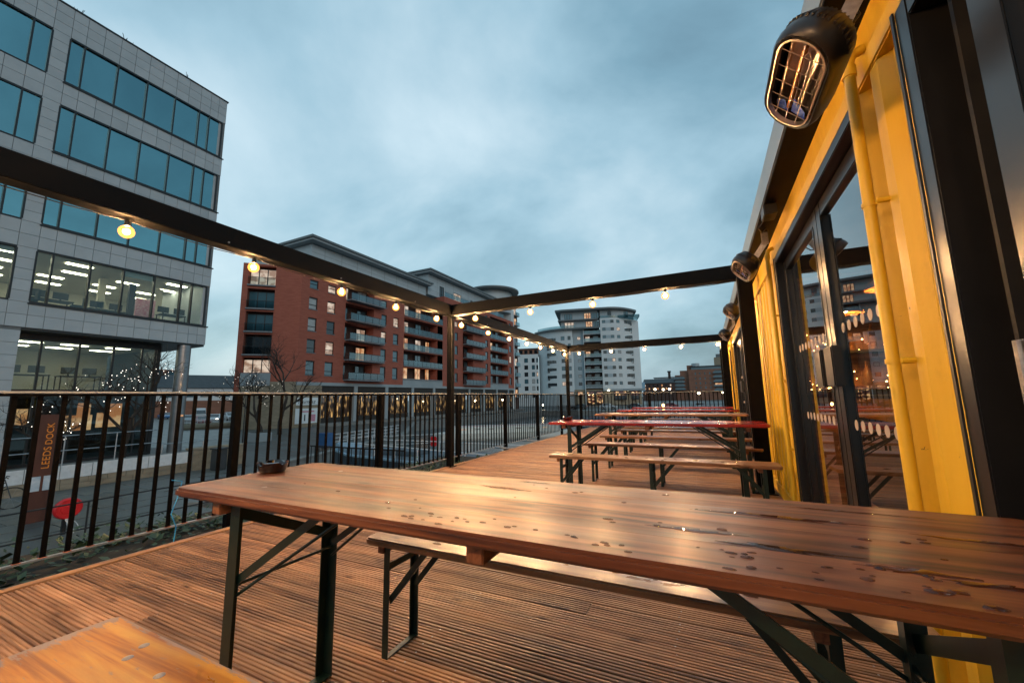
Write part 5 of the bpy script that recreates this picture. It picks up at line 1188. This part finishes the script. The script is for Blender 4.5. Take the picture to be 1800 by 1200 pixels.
# far side tree line
random.seed(31)
mb = MB()
for k in range(2600):
    u = random.uniform(-80, 60); p = Vector((u, 330+random.uniform(-6, 6), G+random.uniform(0, 9.5+2.5*math.sin(u*.13)+1.5*math.sin(u*.41))))
    d = Vector((random.uniform(-1, 1), random.uniform(-.3, .3), random.uniform(-1, 1))).normalized(); _, a, b = frame_of(d); l = random.uniform(.8, 1.8)
    mb.quad(p, p+d*l*.5+a*l*.4, p+d*l, p+d*l*.5-a*l*.4)
tag(mb.build('tree_line', 'leaf'), 'dark line of distant trees behind the mills', 'trees', kind='stuff')

# ================================================================== LEFT BACKGROUND: warehouse, car park
WH = thing('warehouse', (-116, 58.6, G), 'long low warehouse with dark slate roof and white upper wall behind the car park', 'building', rz=R(63.2), local=True)
MB().box(-22, 14, 0, 10, 0, 4.0).build('base_wall', 'brownb', WH); MB().box(-22, 14, .02, 10, 4.01, 7.2).build('upper_wall', 'whitep', WH)
MB().prism([(-.5, 7.21), (14.5, 7.21), (7, 10.9)], -22.3, 5.6, lambda a, b, c: (c, a, b)).build('roof', 'slate', WH)
MB().prism([(-.5, 7.21), (14.5, 7.21), (7, 11.9)], 5.9, 14.3, lambda a, b, c: (c, a, b)).build('roof', 'slate', WH)
MB().prism([(-.6, 7.0), (7, 12.1), (7, 11.6), (.2, 7.0)], 5.62, 5.88, lambda a, b, c: (c, a, b)).build('verge', 'whitep', WH)
for k in range(9): ub('window', 'wteal', WH, -21+k*3.8, -18.6+k*3.8, -.06, -.01, 4.9, 6.3)
t = thing('flats', (-128, 55, G), 'distant brown block of flats left of the steel column', 'building')
MB().box(-140, -128, 40, 57, G, 10.1).build('wall', 'brownb', t); MB().box(-140, -127.9, 39.8, 57.2, 8.0, 8.4).build('band', 'whitep', t)
for k in range(6):
    for z in (1.5, 4.5, 8.6): ub('window', 'wteal', t, -128, -127.92, 41+k*2.6, 42.6+k*2.6, z, z+1.2)
CARP = {}
def carpaint(name, c):
    m, nt, b = newmat(name); b.inputs['Base Color'].default_value = (*c, 1); setp(b, rough=.3, coat=.8, coatr=.05); M[name] = m
for n, c in (('paint_white', (.55, .57, .58)), ('paint_red', (.22, .012, .014)), ('paint_blue', (.03, .12, .28)), ('paint_silver', (.32, .35, .37)), ('paint_dark', (.03, .035, .04))): carpaint(n, c)
def car(name, loc, rz, paint, label, van=False, lit=False):
    t = thing(name, loc, label, 'van' if van else 'car', 'vehicles in the car park', rz, True)
    if van: prof = [(-2.6, .35), (2.6, .35), (2.65, 1.0), (2.45, 1.15), (1.75, 1.95), (1.4, 2.3), (-2.5, 2.35), (-2.65, 2.1)]; W_ = .98
    else: prof = [(-2.1, .3), (2.1, .3), (2.15, .62), (1.95, .78), (1.0, .92), (.35, 1.40), (-1.1, 1.45), (-1.75, 1.0), (-2.12, .92)]; W_ = .86
    lo = [p for p in prof]
    rg = []
    for y, k in ((-W_, .93), (-W_*.93, 1.0), (W_*.93, 1.0), (W_, .93)):
        rg.append([(x*(1 if z < .9 else k), y*(1.0 if z < .95 else .86), z) for x, z in lo])
    MB().rings(rg).build('body', paint, t, smooth=True)
    if van: wn = [(.2, 1.35), (1.75, 1.35), (1.55, 1.9), (.2, 1.95)]; ws = [(1.86, 1.9), (2.5, 1.2)]; sw = [(-2.2, 1.4, -.1, 1.95)]
    else: wn = [(-1.45, .98), (.85, .98), (.3, 1.34), (-1.05, 1.38)]; ws = [(.42, 1.40), (1.02, .95)]; sw = []
    for s in (-1, 1):
        y = s*W_*.90; MB().prism(wn, min(y, y*1.012), max(y, y*1.012), lambda a, b, c: (a, c, b)).build('side_window', 'wdark', t)
        for q in sw: MB().box(q[0], q[2], min(y, y*1.01), max(y, y*1.01), q[1], q[3]).build('side_window', 'wdark', t)
    (a, za), (b, zb) = ws; MB().quad((a+.03, -W_*.74, za+.01), (b+.03, -W_*.78, zb+.01), (b+.03, W_*.78, zb+.01), (a+.03, W_*.74, za+.01)).build('windscreen', 'wdark', t)
    for x in (-1.35 if not van else -1.7, 1.35 if not van else 1.75):
        for s in (-1, 1):
            w_ = MB().tube([(x, s*(W_-.12), .33), (x, s*(W_+.02), .33)], .33, 18).build('wheel', 'tyre', t); MB().tube([(x, s*(W_+.021), .33), (x, s*(W_+.03), .33)], .2, 14).build('rim', 'alu', w_)
    fx = 2.66 if van else 2.14
    for s in (-1, 1):
        MB().box(fx-.06, fx+.02, s*.6-.16, s*.6+.16, .62, .76).build('headlight', 'carlit' if lit else 'whitep', t); MB().box(-fx-.01, -fx+.06, s*.62-.12, s*.62+.12, .7, .9).build('tail_light', 'redp', t)
    return t
car('van', (-96, 46.8, G), R(-20), 'paint_white', 'white panel van at the back of the car park', van=True)
car('parked_car', (-69, 34.0, G), R(-15), 'paint_red', 'dark red car nearest in the car park')
car('parked_car', (-76, 39.4, G), R(-35), 'paint_white', 'white car with headlights on in the car park', lit=True)
car('parked_car', (-78, 36.4, G), R(-20), 'paint_silver', 'silver car behind the dark red one')
car('parked_car', (-83, 45.6, G), R(-10), 'paint_silver', 'silver car at the right end of the car park')
car('parked_car', (-108, 46.0, G), R(-10), 'paint_blue', 'blue car glimpsed left of the steel column')
car('parked_car', (-90, 49.5, G), R(-15), 'paint_dark', 'dark car beside the white van')
handrail('guard_rail', [(-60, 27.5), (-57, 32.5)], G+.3, G+1.3, 'white barred guard rail in front of the car park', mat='whitep', mids=1, step=.35)
t = thing('stone_wall', (-57, 29, G), 'rounded tan stone wall below the car park guard rail', 'wall'); MB().tube([(-60, 27, G+.25), (-58, 29.5, G+.3), (-57, 33, G+.3)], .45, 8).build('core', 'beige', t)

# ================================================================== TREES
def bare_tree(base, h, spread, seed, label, lights=0, lo=.3):
    random.seed(seed); t = thing('bare_tree', base, label, 'tree', 'bare winter trees')
    base = Vector(base); tr = MB(); cr_ = MB(); tips = []
    def grow(p, d, ln, r, lev):
        n = 3 if lev < 3 else 2; pts = [p]; q = p; dd = d
        for k in range(n):
            dd = (dd+Vector((random.gauss(0, .13), random.gauss(0, .13), random.gauss(0.03, .08)))).normalized(); q = q+dd*(ln/n); pts.append(q)
        (tr if lev == 0 else cr_).tube(pts, [r*(1-.45*i/n) for i in range(n+1)], 7 if lev == 0 else (5 if lev < 3 else 3), cap=False)
        if lev >= 3: tips.extend(pts[1:])
        if lev >= 5: return
        for k in range(random.randint(3, 4) if lev < 4 else 3):
            f = random.uniform(.45, 1.0) if k else 1.0; i = min(n, max(1, round(f*n))); s = pts[i]
            v = Vector((random.gauss(0, 1), random.gauss(0, 1), random.gauss(.25, .5))).normalized()
            nd = (dd*.75+v*spread).normalized(); grow(s, nd, ln*random.uniform(.55, .78), r*.56, lev+1)
    grow(base, Vector((0, 0, 1)), h*.34, h*.021, 0)
    tr.build('trunk', 'bark', t, smooth=True); cr_.build('crown', 'bark', t)
    if lights:
        mb = MB(); zs = base.z+h*lo; cand = [p for p in tips if p.z < base.z+h*.72]
        for k in range(lights):
            p = random.choice(cand); s = random.uniform(.012, .020)*max(1, h/8)
            q = p+Vector((random.gauss(0, .1), random.gauss(0, .1), random.gauss(-.12, .15)))
            n = len(mb.v); mb.v += [tuple(q+Vector(o)*s) for o in ((1, 0, 0), (-1, 0, 0), (0, 1, 0), (0, -1, 0), (0, 0, 1), (0, 0, -1))]
            mb.f += [tuple(n+i for i in f_) for f_ in ((0, 2, 4), (2, 1, 4), (1, 3, 4), (3, 0, 4), (2, 0, 5), (1, 2, 5), (3, 1, 5), (0, 3, 5))]
        mb.build('fairy_lights', 'fairy', t)
    return t
bare_tree((-24.6, 9.0, -1.7), 6.6, .85, 2, 'bare tree hung with white fairy lights in front of the office block', 90)
bare_tree((-24.4, 6.3, -1.7), 4.0, .9, 14, 'smaller bare tree with fairy lights at the left before the office block', 45)
bare_tree((-37.2, 23.4, G), 8.6, .7, 5, 'bare tree with fairy lights before the end of the brick building', 75)
bare_tree((-39.5, 26.6, G), 11.0, .6, 9, 'taller bare tree without lights beside the brick wall', 0)

# ================================================================== QUAY FURNITURE
sg = thing('sign_monolith', (-17.4, 4.65, G), 'rust brown upright dock sign with orange vertical lettering', 'sign')
MB().box(-17.40, -17.32, 4.35, 4.93, G, .82).build('slab', 'corten', sg, bevel=.01)
mtx = Matrix.Translation((-17.316, 4.73, -.72)) @ Matrix(((0, 0, 1, 0), (0, -1, 0, 0), (1, 0, 0, 0), (0, 0, 0, 1)))
text('lettering', 'LEEDS', .2, 'orange', sg, mtx, spacing=1.06, fit=.60)
mtx = Matrix.Translation((0, 0, .68)) @ mtx
text('lettering', 'DOCK', .2, 'orange', sg, mtx, spacing=1.06, fit=.60)
MB().box(-17.318, -17.305, 4.42, 4.60, -1.32, -.92).build('map_panel', 'map', sg); MB().box(-17.318, -17.305, 4.66, 4.82, -1.32, -.92).build('map_panel', 'map', sg)
lb = thing('lifebuoy_case', (-15.1, 4.55, G), 'round red lifebuoy case on a short post with a loose white rope', 'lifebuoy')
MB().box(-15.2, -15.12, 4.51, 4.59, G, -1.5).build('post', 'winframe', lb)
k = 32; rg = []
for r, d in ((.20, -.09), (.25, -.08), (.275, -.03), (.272, .02), (.25, .055), (.235, .06), (.225, .045), (.15, .045), (.14, .06), (.10, .065)): rg.append([(-15.02+d, 4.55+r*math.cos(2*math.pi*j/k), -1.55+r*.95*math.sin(2*math.pi*j/k)) for j in range(k)])
MB().rings(rg).build('case', 'redp', lb, smooth=True)
for z in (-1.60, -1.50): MB().box(-14.977, -14.968, 4.50, 4.62, z-.008, z+.008).build('rib', 'redp', lb)
MB().tube([(-14.965, 4.57+.09*math.sin(a), -1.55+.09*math.cos(a)) for a in (0, .5, 1, 1.57, 2.1, 2.6, 3.14)], .010, 6).build('handle', 'winframe', lb)
random.seed(13); mb = MB()
for k in range(7):
    p = Vector((-14.99, 4.52+random.uniform(-.03, .05), -1.80)); pts = [p.copy()]
    for q in range(6): p = p+Vector((random.uniform(-.02, .05), random.uniform(-.02, .06), random.uniform(-.10, -.02))); p.z = max(p.z, G+.03); pts.append(p.copy())
    mb.tube(pts, .009, 5)
mb.build('rope', 'whitep', lb)
handrail('quay_rail', [(-12.6, -2), (-12.6, 7.2)], G, -1.05, 'thin dark two bar rail on the near quay', mat='winframe', mids=1, r=.018, step=2.6)
t = thing('litter_bin', (-21.9, 11.7, G), 'dark square litter bin before the tan stone wall', 'bin'); MB().box(-22.15, -21.65, 11.45, 11.95, G+.02, G+1.0).build('body', 'slate', t, bevel=.03); MB().box(-22.2, -21.6, 11.4, 12.0, G+1.001, G+1.08).build('lid', 'slate', t, bevel=.02)
def bicycle(loc, rz, label):
    t = thing('bicycle', loc, label, 'bicycle', None, rz, True)
    for x in (-.52, .52):
        w_ = MB().tube([(x+.33*math.cos(a*.3142), 0, .34+.33*math.sin(a*.3142)) for a in range(20)], .018, 6, close=True).build('wheel', 'tyre', t)
        mb = MB()
        for a in range(10): mb.tube([(x, 0, .34), (x+.31*math.cos(a*.628), 0, .34+.31*math.sin(a*.628))], .003, 3)
        mb.build('spokes', 'galv', w_)
    fr = MB()
    for p, q in (((-.52, .34), (-.1, .30)), ((-.52, .34), (-.18, .80)), ((-.1, .30), (-.2, .92)), ((-.18, .80), (.36, .84)), ((-.1, .30), (.38, .74)), ((.52, .34), (.34, .95))): fr.tube([(p[0], 0, p[1]), (q[0], 0, q[1])], .016, 6)
    fr.build('frame', 'paint_dark', t)
    MB().box(-.34, -.06, -.06, .06, .92, .97).build('saddle', 'tyre', t, bevel=.02); MB().tube([(.42, -.28, 1.0), (.36, -.2, 1.04), (.34, 0, .98), (.36, .2, 1.04), (.42, .28, 1.0)], .013, 6).build('handlebar', 'winframe', t)
    MB().tube([(-.1, -.03, .30), (-.1, .03, .30)], .09, 14).build('chainset', 'galv', t)
bicycle((-20.6, 4.35, G), R(75), 'dark bicycle parked at the left edge by the white wall')
def street_lamp(x, y, z0, z1, label, m='lampw', s=.3):
    t = thing('street_lamp', (x, y, z0), label, 'street lamp', 'street lamps round the dock')
    MB().tube([(x, y, z0), (x, y, z1)], [s*.35, s*.2], 8).build('pole', 'winframe', t); MB().ball((x, y, z1+s*.6), s, 10, 6, .8).build('globe', m, t, smooth=True); MB().lathe([(s*.9, 0), (s*.2, s*.5)], (x, y, z1+s*1.25), 10).build('cap', 'winframe', t)
for k, (x, y, z) in enumerate(((-11.98, 109.3, 2.7), (-10.02, 109.5, 2.6), (-8.55, 109.7, 2.7), (3.6, 109.9, 1.6), (-1.8, 110.0, 1.5), (-40.7, 102.2, -.9))):
    street_lamp(x, y, G if k < 5 else WZ+.3, z-.25, ['first street lamp right of the white tower', 'second street lamp right of the white tower', 'third street lamp right of the white tower', 'street lamp beneath the brown warehouse balconies', 'street lamp at the corner of the brown warehouse', 'low street lamp in front of the tower base'][k], s=.28)
for k, (x, y) in enumerate(((-41.5, 62.0), (-41.5, 68.0), (-41.5, 80.0))): street_lamp(x, y, G, .55, ['nearest promenade lamp before the shops', 'second promenade lamp before the shops', 'farthest promenade lamp before the shops'][k], s=.2)
street_lamp(-26.6, 15.5, G, 1.6, 'slim unlit pole lamp on the quay behind the railing', m='whitep', s=.14)

# far quay: parked cars in a row, rail
handrail('quay_rail', [(-34, 96), (30, 96)], G, -1.0, 'long dark railing on the far quay below the tower', mat='winframe', mids=2, r=.04, step=2.2)
for k in range(7): car('parked_car', (-30+k*7.2, 101+(k % 2)*1.5, G), R(0 if k % 3 else 180), ['paint_dark', 'paint_white', 'paint_dark', 'paint_red', 'paint_silver', 'paint_white', 'paint_dark'][k], ['dark car first from the left on the far quay', 'white car second from the left on the far quay', 'dark car third from the left on the far quay', 'red car on the far quay', 'silver car on the far quay', 'white car right of the silver one on the far quay', 'dark car last on the right of the far quay'][k])

# ================================================================== BOATS AND JETTIES
bg = thing('barge', (-10, 14.5, WZ), 'grey blue flat decked barge with pale blue edge moored beside the deck', 'boat')
out = [(-18.9, 15.9), (-16.2, 14.45), (-9.9, 13.45), (-4.8, 12.6), (-4.8, 16.6), (-12.3, 16.95), (-16.5, 16.9)]
cxy = Vector((-11, 15.2))
rg = [[(cxy.x+(x-cxy.x)*f, cxy.y+(y-cxy.y)*f, z) for x, y in out] for f, z in ((.9, WZ-.3), (.97, -2.6), (1.0, -1.62))]
MB().rings(rg).build('hull', 'navy', bg)
rg = [[(cxy.x+(x-cxy.x)*.985, cxy.y+(y-cxy.y)*.97, z) for x, y in out] for z in (-1.618, -1.56)]; MB().rings(rg).build('deck_plate', 'bdeck', bg)
mb = MB()
for a, b in zip(out, out[1:]+out[:1]): mb.bar((a[0], a[1], -1.58), (b[0], b[1], -1.58), .10, .09)
mb.build('gunwale', 'ltblue', bg)
MB().quad((-18.7, 15.9, -1.2), (-17.6, 15.2, -1.25), (-17.6, 15.2, -1.62), (-18.7, 15.9, -1.62)).quad((-18.7, 16.0, -1.2), (-17.4, 16.7, -1.25), (-17.4, 16.7, -1.62), (-18.7, 16.0, -1.62)).build('bow_board', 'ltblue', bg)
for pts in ([(-16.0, 14.8), (-10, 13.8), (-5, 12.9)], [(-16.0, 16.6), (-12.3, 16.7), (-5, 16.4)]):
    MB().tube([(x, y, -1.05) for x, y in pts], .025, 6).build('rail', 'whitep', bg)
    for a, b in zip(pts[:-1], pts[1:]):
        for k in range(4): q = Vector(a).lerp(Vector(b), k/4); MB().tube([(q.x, q.y, -1.56), (q.x, q.y, -1.05)], .02, 5).build('stanchion', 'whitep', bg)
for (x, y, w_, l) in ((-13.5, 15.6, 1.2, 2.0), (-9.5, 15.2, 1.4, 2.6)): MB().box(x-l/2, x+l/2, y-w_/2, y+w_/2, -1.559, -1.35).build('hatch', 'bdeck', bg, bevel=.03)
jt = thing('gangway', (-14, 13, WZ), 'dark floating gangway with bar railing in front of the barge', 'gangway')
MB().box(-17.6, -11.6, 12.7, 13.5, WZ-.1, -2.25).build('float', 'dark', jt)
for k in range(22): ub('bar', 'winframe', jt, -17.5+k*.27, -17.47+k*.27, 13.42, 13.45, -2.25, -1.1)
MB().box(-17.55, -11.65, 13.41, 13.46, -1.1, -1.04).build('rail', 'winframe', jt)
def narrowboat(p, q, w_, label, cab, hullm='navy', zc=-1.75):
    p = Vector(p+(0,)); q = Vector(q+(0,)); d = (q-p).normalized(); n = Vector((-d.y, d.x, 0)); ln = (q-p).length
    t = thing('narrowboat', (p.x, p.y, WZ), label, 'boat', 'boats moored in the dock')
    P = lambda a, b, z: tuple(p+d*a+n*b+Vector((0, 0, z)))
    o = [(0, 0), (.9, -w_*.42), (2.0, -w_/2), (ln-.8, -w_/2), (ln, -w_*.3), (ln, w_*.3), (ln-.8, w_/2), (2.0, w_/2), (.9, w_*.42)]
    MB().rings([[P(a, b*f, z) for a, b in o] for f, z in ((.8, WZ-.2), (.95, WZ+.2), (1, -2.62))]).build('hull', hullm, t)
    a0, a1 = 2.2, ln-1.6
    MB().rings([[P(a, b, z) for a, b in ((a0, -w_*.42*f), (a1, -w_*.42*f), (a1, w_*.42*f), (a0, w_*.42*f))] for f, z in ((1, -2.62), (.92, zc-.06), (.8, zc))]).build('cabin', cab, t)
    k = 0; a = a0+.7
    while a < a1-.8:
        for s in (-1, 1): MB().quad(P(a, s*w_*.412, zc-.62), P(a+.55, s*w_*.412, zc-.62), P(a+.55, s*w_*.398, zc-.25), P(a, s*w_*.398, zc-.25)).build('window', 'wdark' if k % 3 else 'wlit', t)
        a += 1.5; k += 1
    MB().tube([P(a0+.3, 0, zc), P(a0+.3, 0, zc+.35)], .06, 8).build('stove_pipe', 'winframe', t); MB().tube([P(a0, -w_*.35, zc+.05), P(a1, -w_*.35, zc+.05)], .02, 5).build('grab_rail', 'redp', t)
    return t
narrowboat((-27.2, 36.0), (-14.6, 45.0), 3.2, 'long cream houseboat with dark windows across the water behind the railing', 'cream', hullm='cream', zc=-1.95)
narrowboat((-19.0, 62.0), (-10.0, 63.0), 2.1, 'small dark boat with red trim farther out on the open water', 'navy', zc=-2.2)
handrail('quay_rail', [(-24.2, 20.2), (-26.6, 30.0)], G+.1, -1.3, 'white barred railing along the quay edge beyond the barge', mat='whitep', mids=2, r=.025, step=.9)
handrail('quay_rail', [(-23.9, 20.6), (-17.9, 25.6)], WZ+.6, -1.55, 'white railing along the pontoon between the boats', mat='whitep', mids=1, r=.02, step=1.1)
t = thing('pontoon', (-20.8, 23.2, WZ), 'grey floating pontoon between the moored boats', 'jetty'); MB().bar((-24, 20.4, WZ+.35), (-17.6, 25.7, WZ+.35), 1.2, .5).build('deck', 'conc', t)
t = thing('lifebuoy_case', (-17.06, 22.4, WZ), 'small red lifebuoy case on the pontoon by the cream boat', 'lifebuoy'); MB().tube([(-17.06, 22.6, WZ), (-17.06, 22.6, -1.6)], .04, 6).build('post', 'winframe', t); MB().box(-17.3, -16.8, 22.45, 22.58, -2.1, -1.45).build('case', 'redp', t, bevel=.05)
t = thing('service_box', (-23.4, 18.95, G), 'bright blue utility box on the quay beside the white rails', 'box'); MB().box(-23.85, -23.0, 18.7, 19.3, G+.2, G+1.15).build('case', 'bluep', t, bevel=.04); MB().box(-23.6, -23.2, 18.85, 19.15, G, G+.2).build('plinth', 'conc', t)
t = thing('planter', (-34.2, 21.2, G), 'pale blue square planter at the foot of the bare tree', 'planter'); MB().box(-34.9, -33.5, 20.6, 21.9, G, G+.75).build('box', 'bluegrey', t, bevel=.03); MB().box(-34.7, -33.7, 20.8, 21.7, G+.751, G+.78).build('soil', 'soil', t)
# lantern glowing on the farthest table
t = thing('lantern', (-1.0, 10.6, .77), 'small glowing lantern on the farthest red table', 'lantern')
MB().lathe([(.035, 0), (.035, .008)], (-1.0, 10.6, .771), 12).build('base', 'black', t); MB().ball((-1.0, 10.6, .815), .028, 10, 6, 1.2).build('flame_glass', 'lantern', t, smooth=True); MB().lathe([(.03, 0), (.012, .02)], (-1.0, 10.6, .85), 12).build('cap', 'black', t)
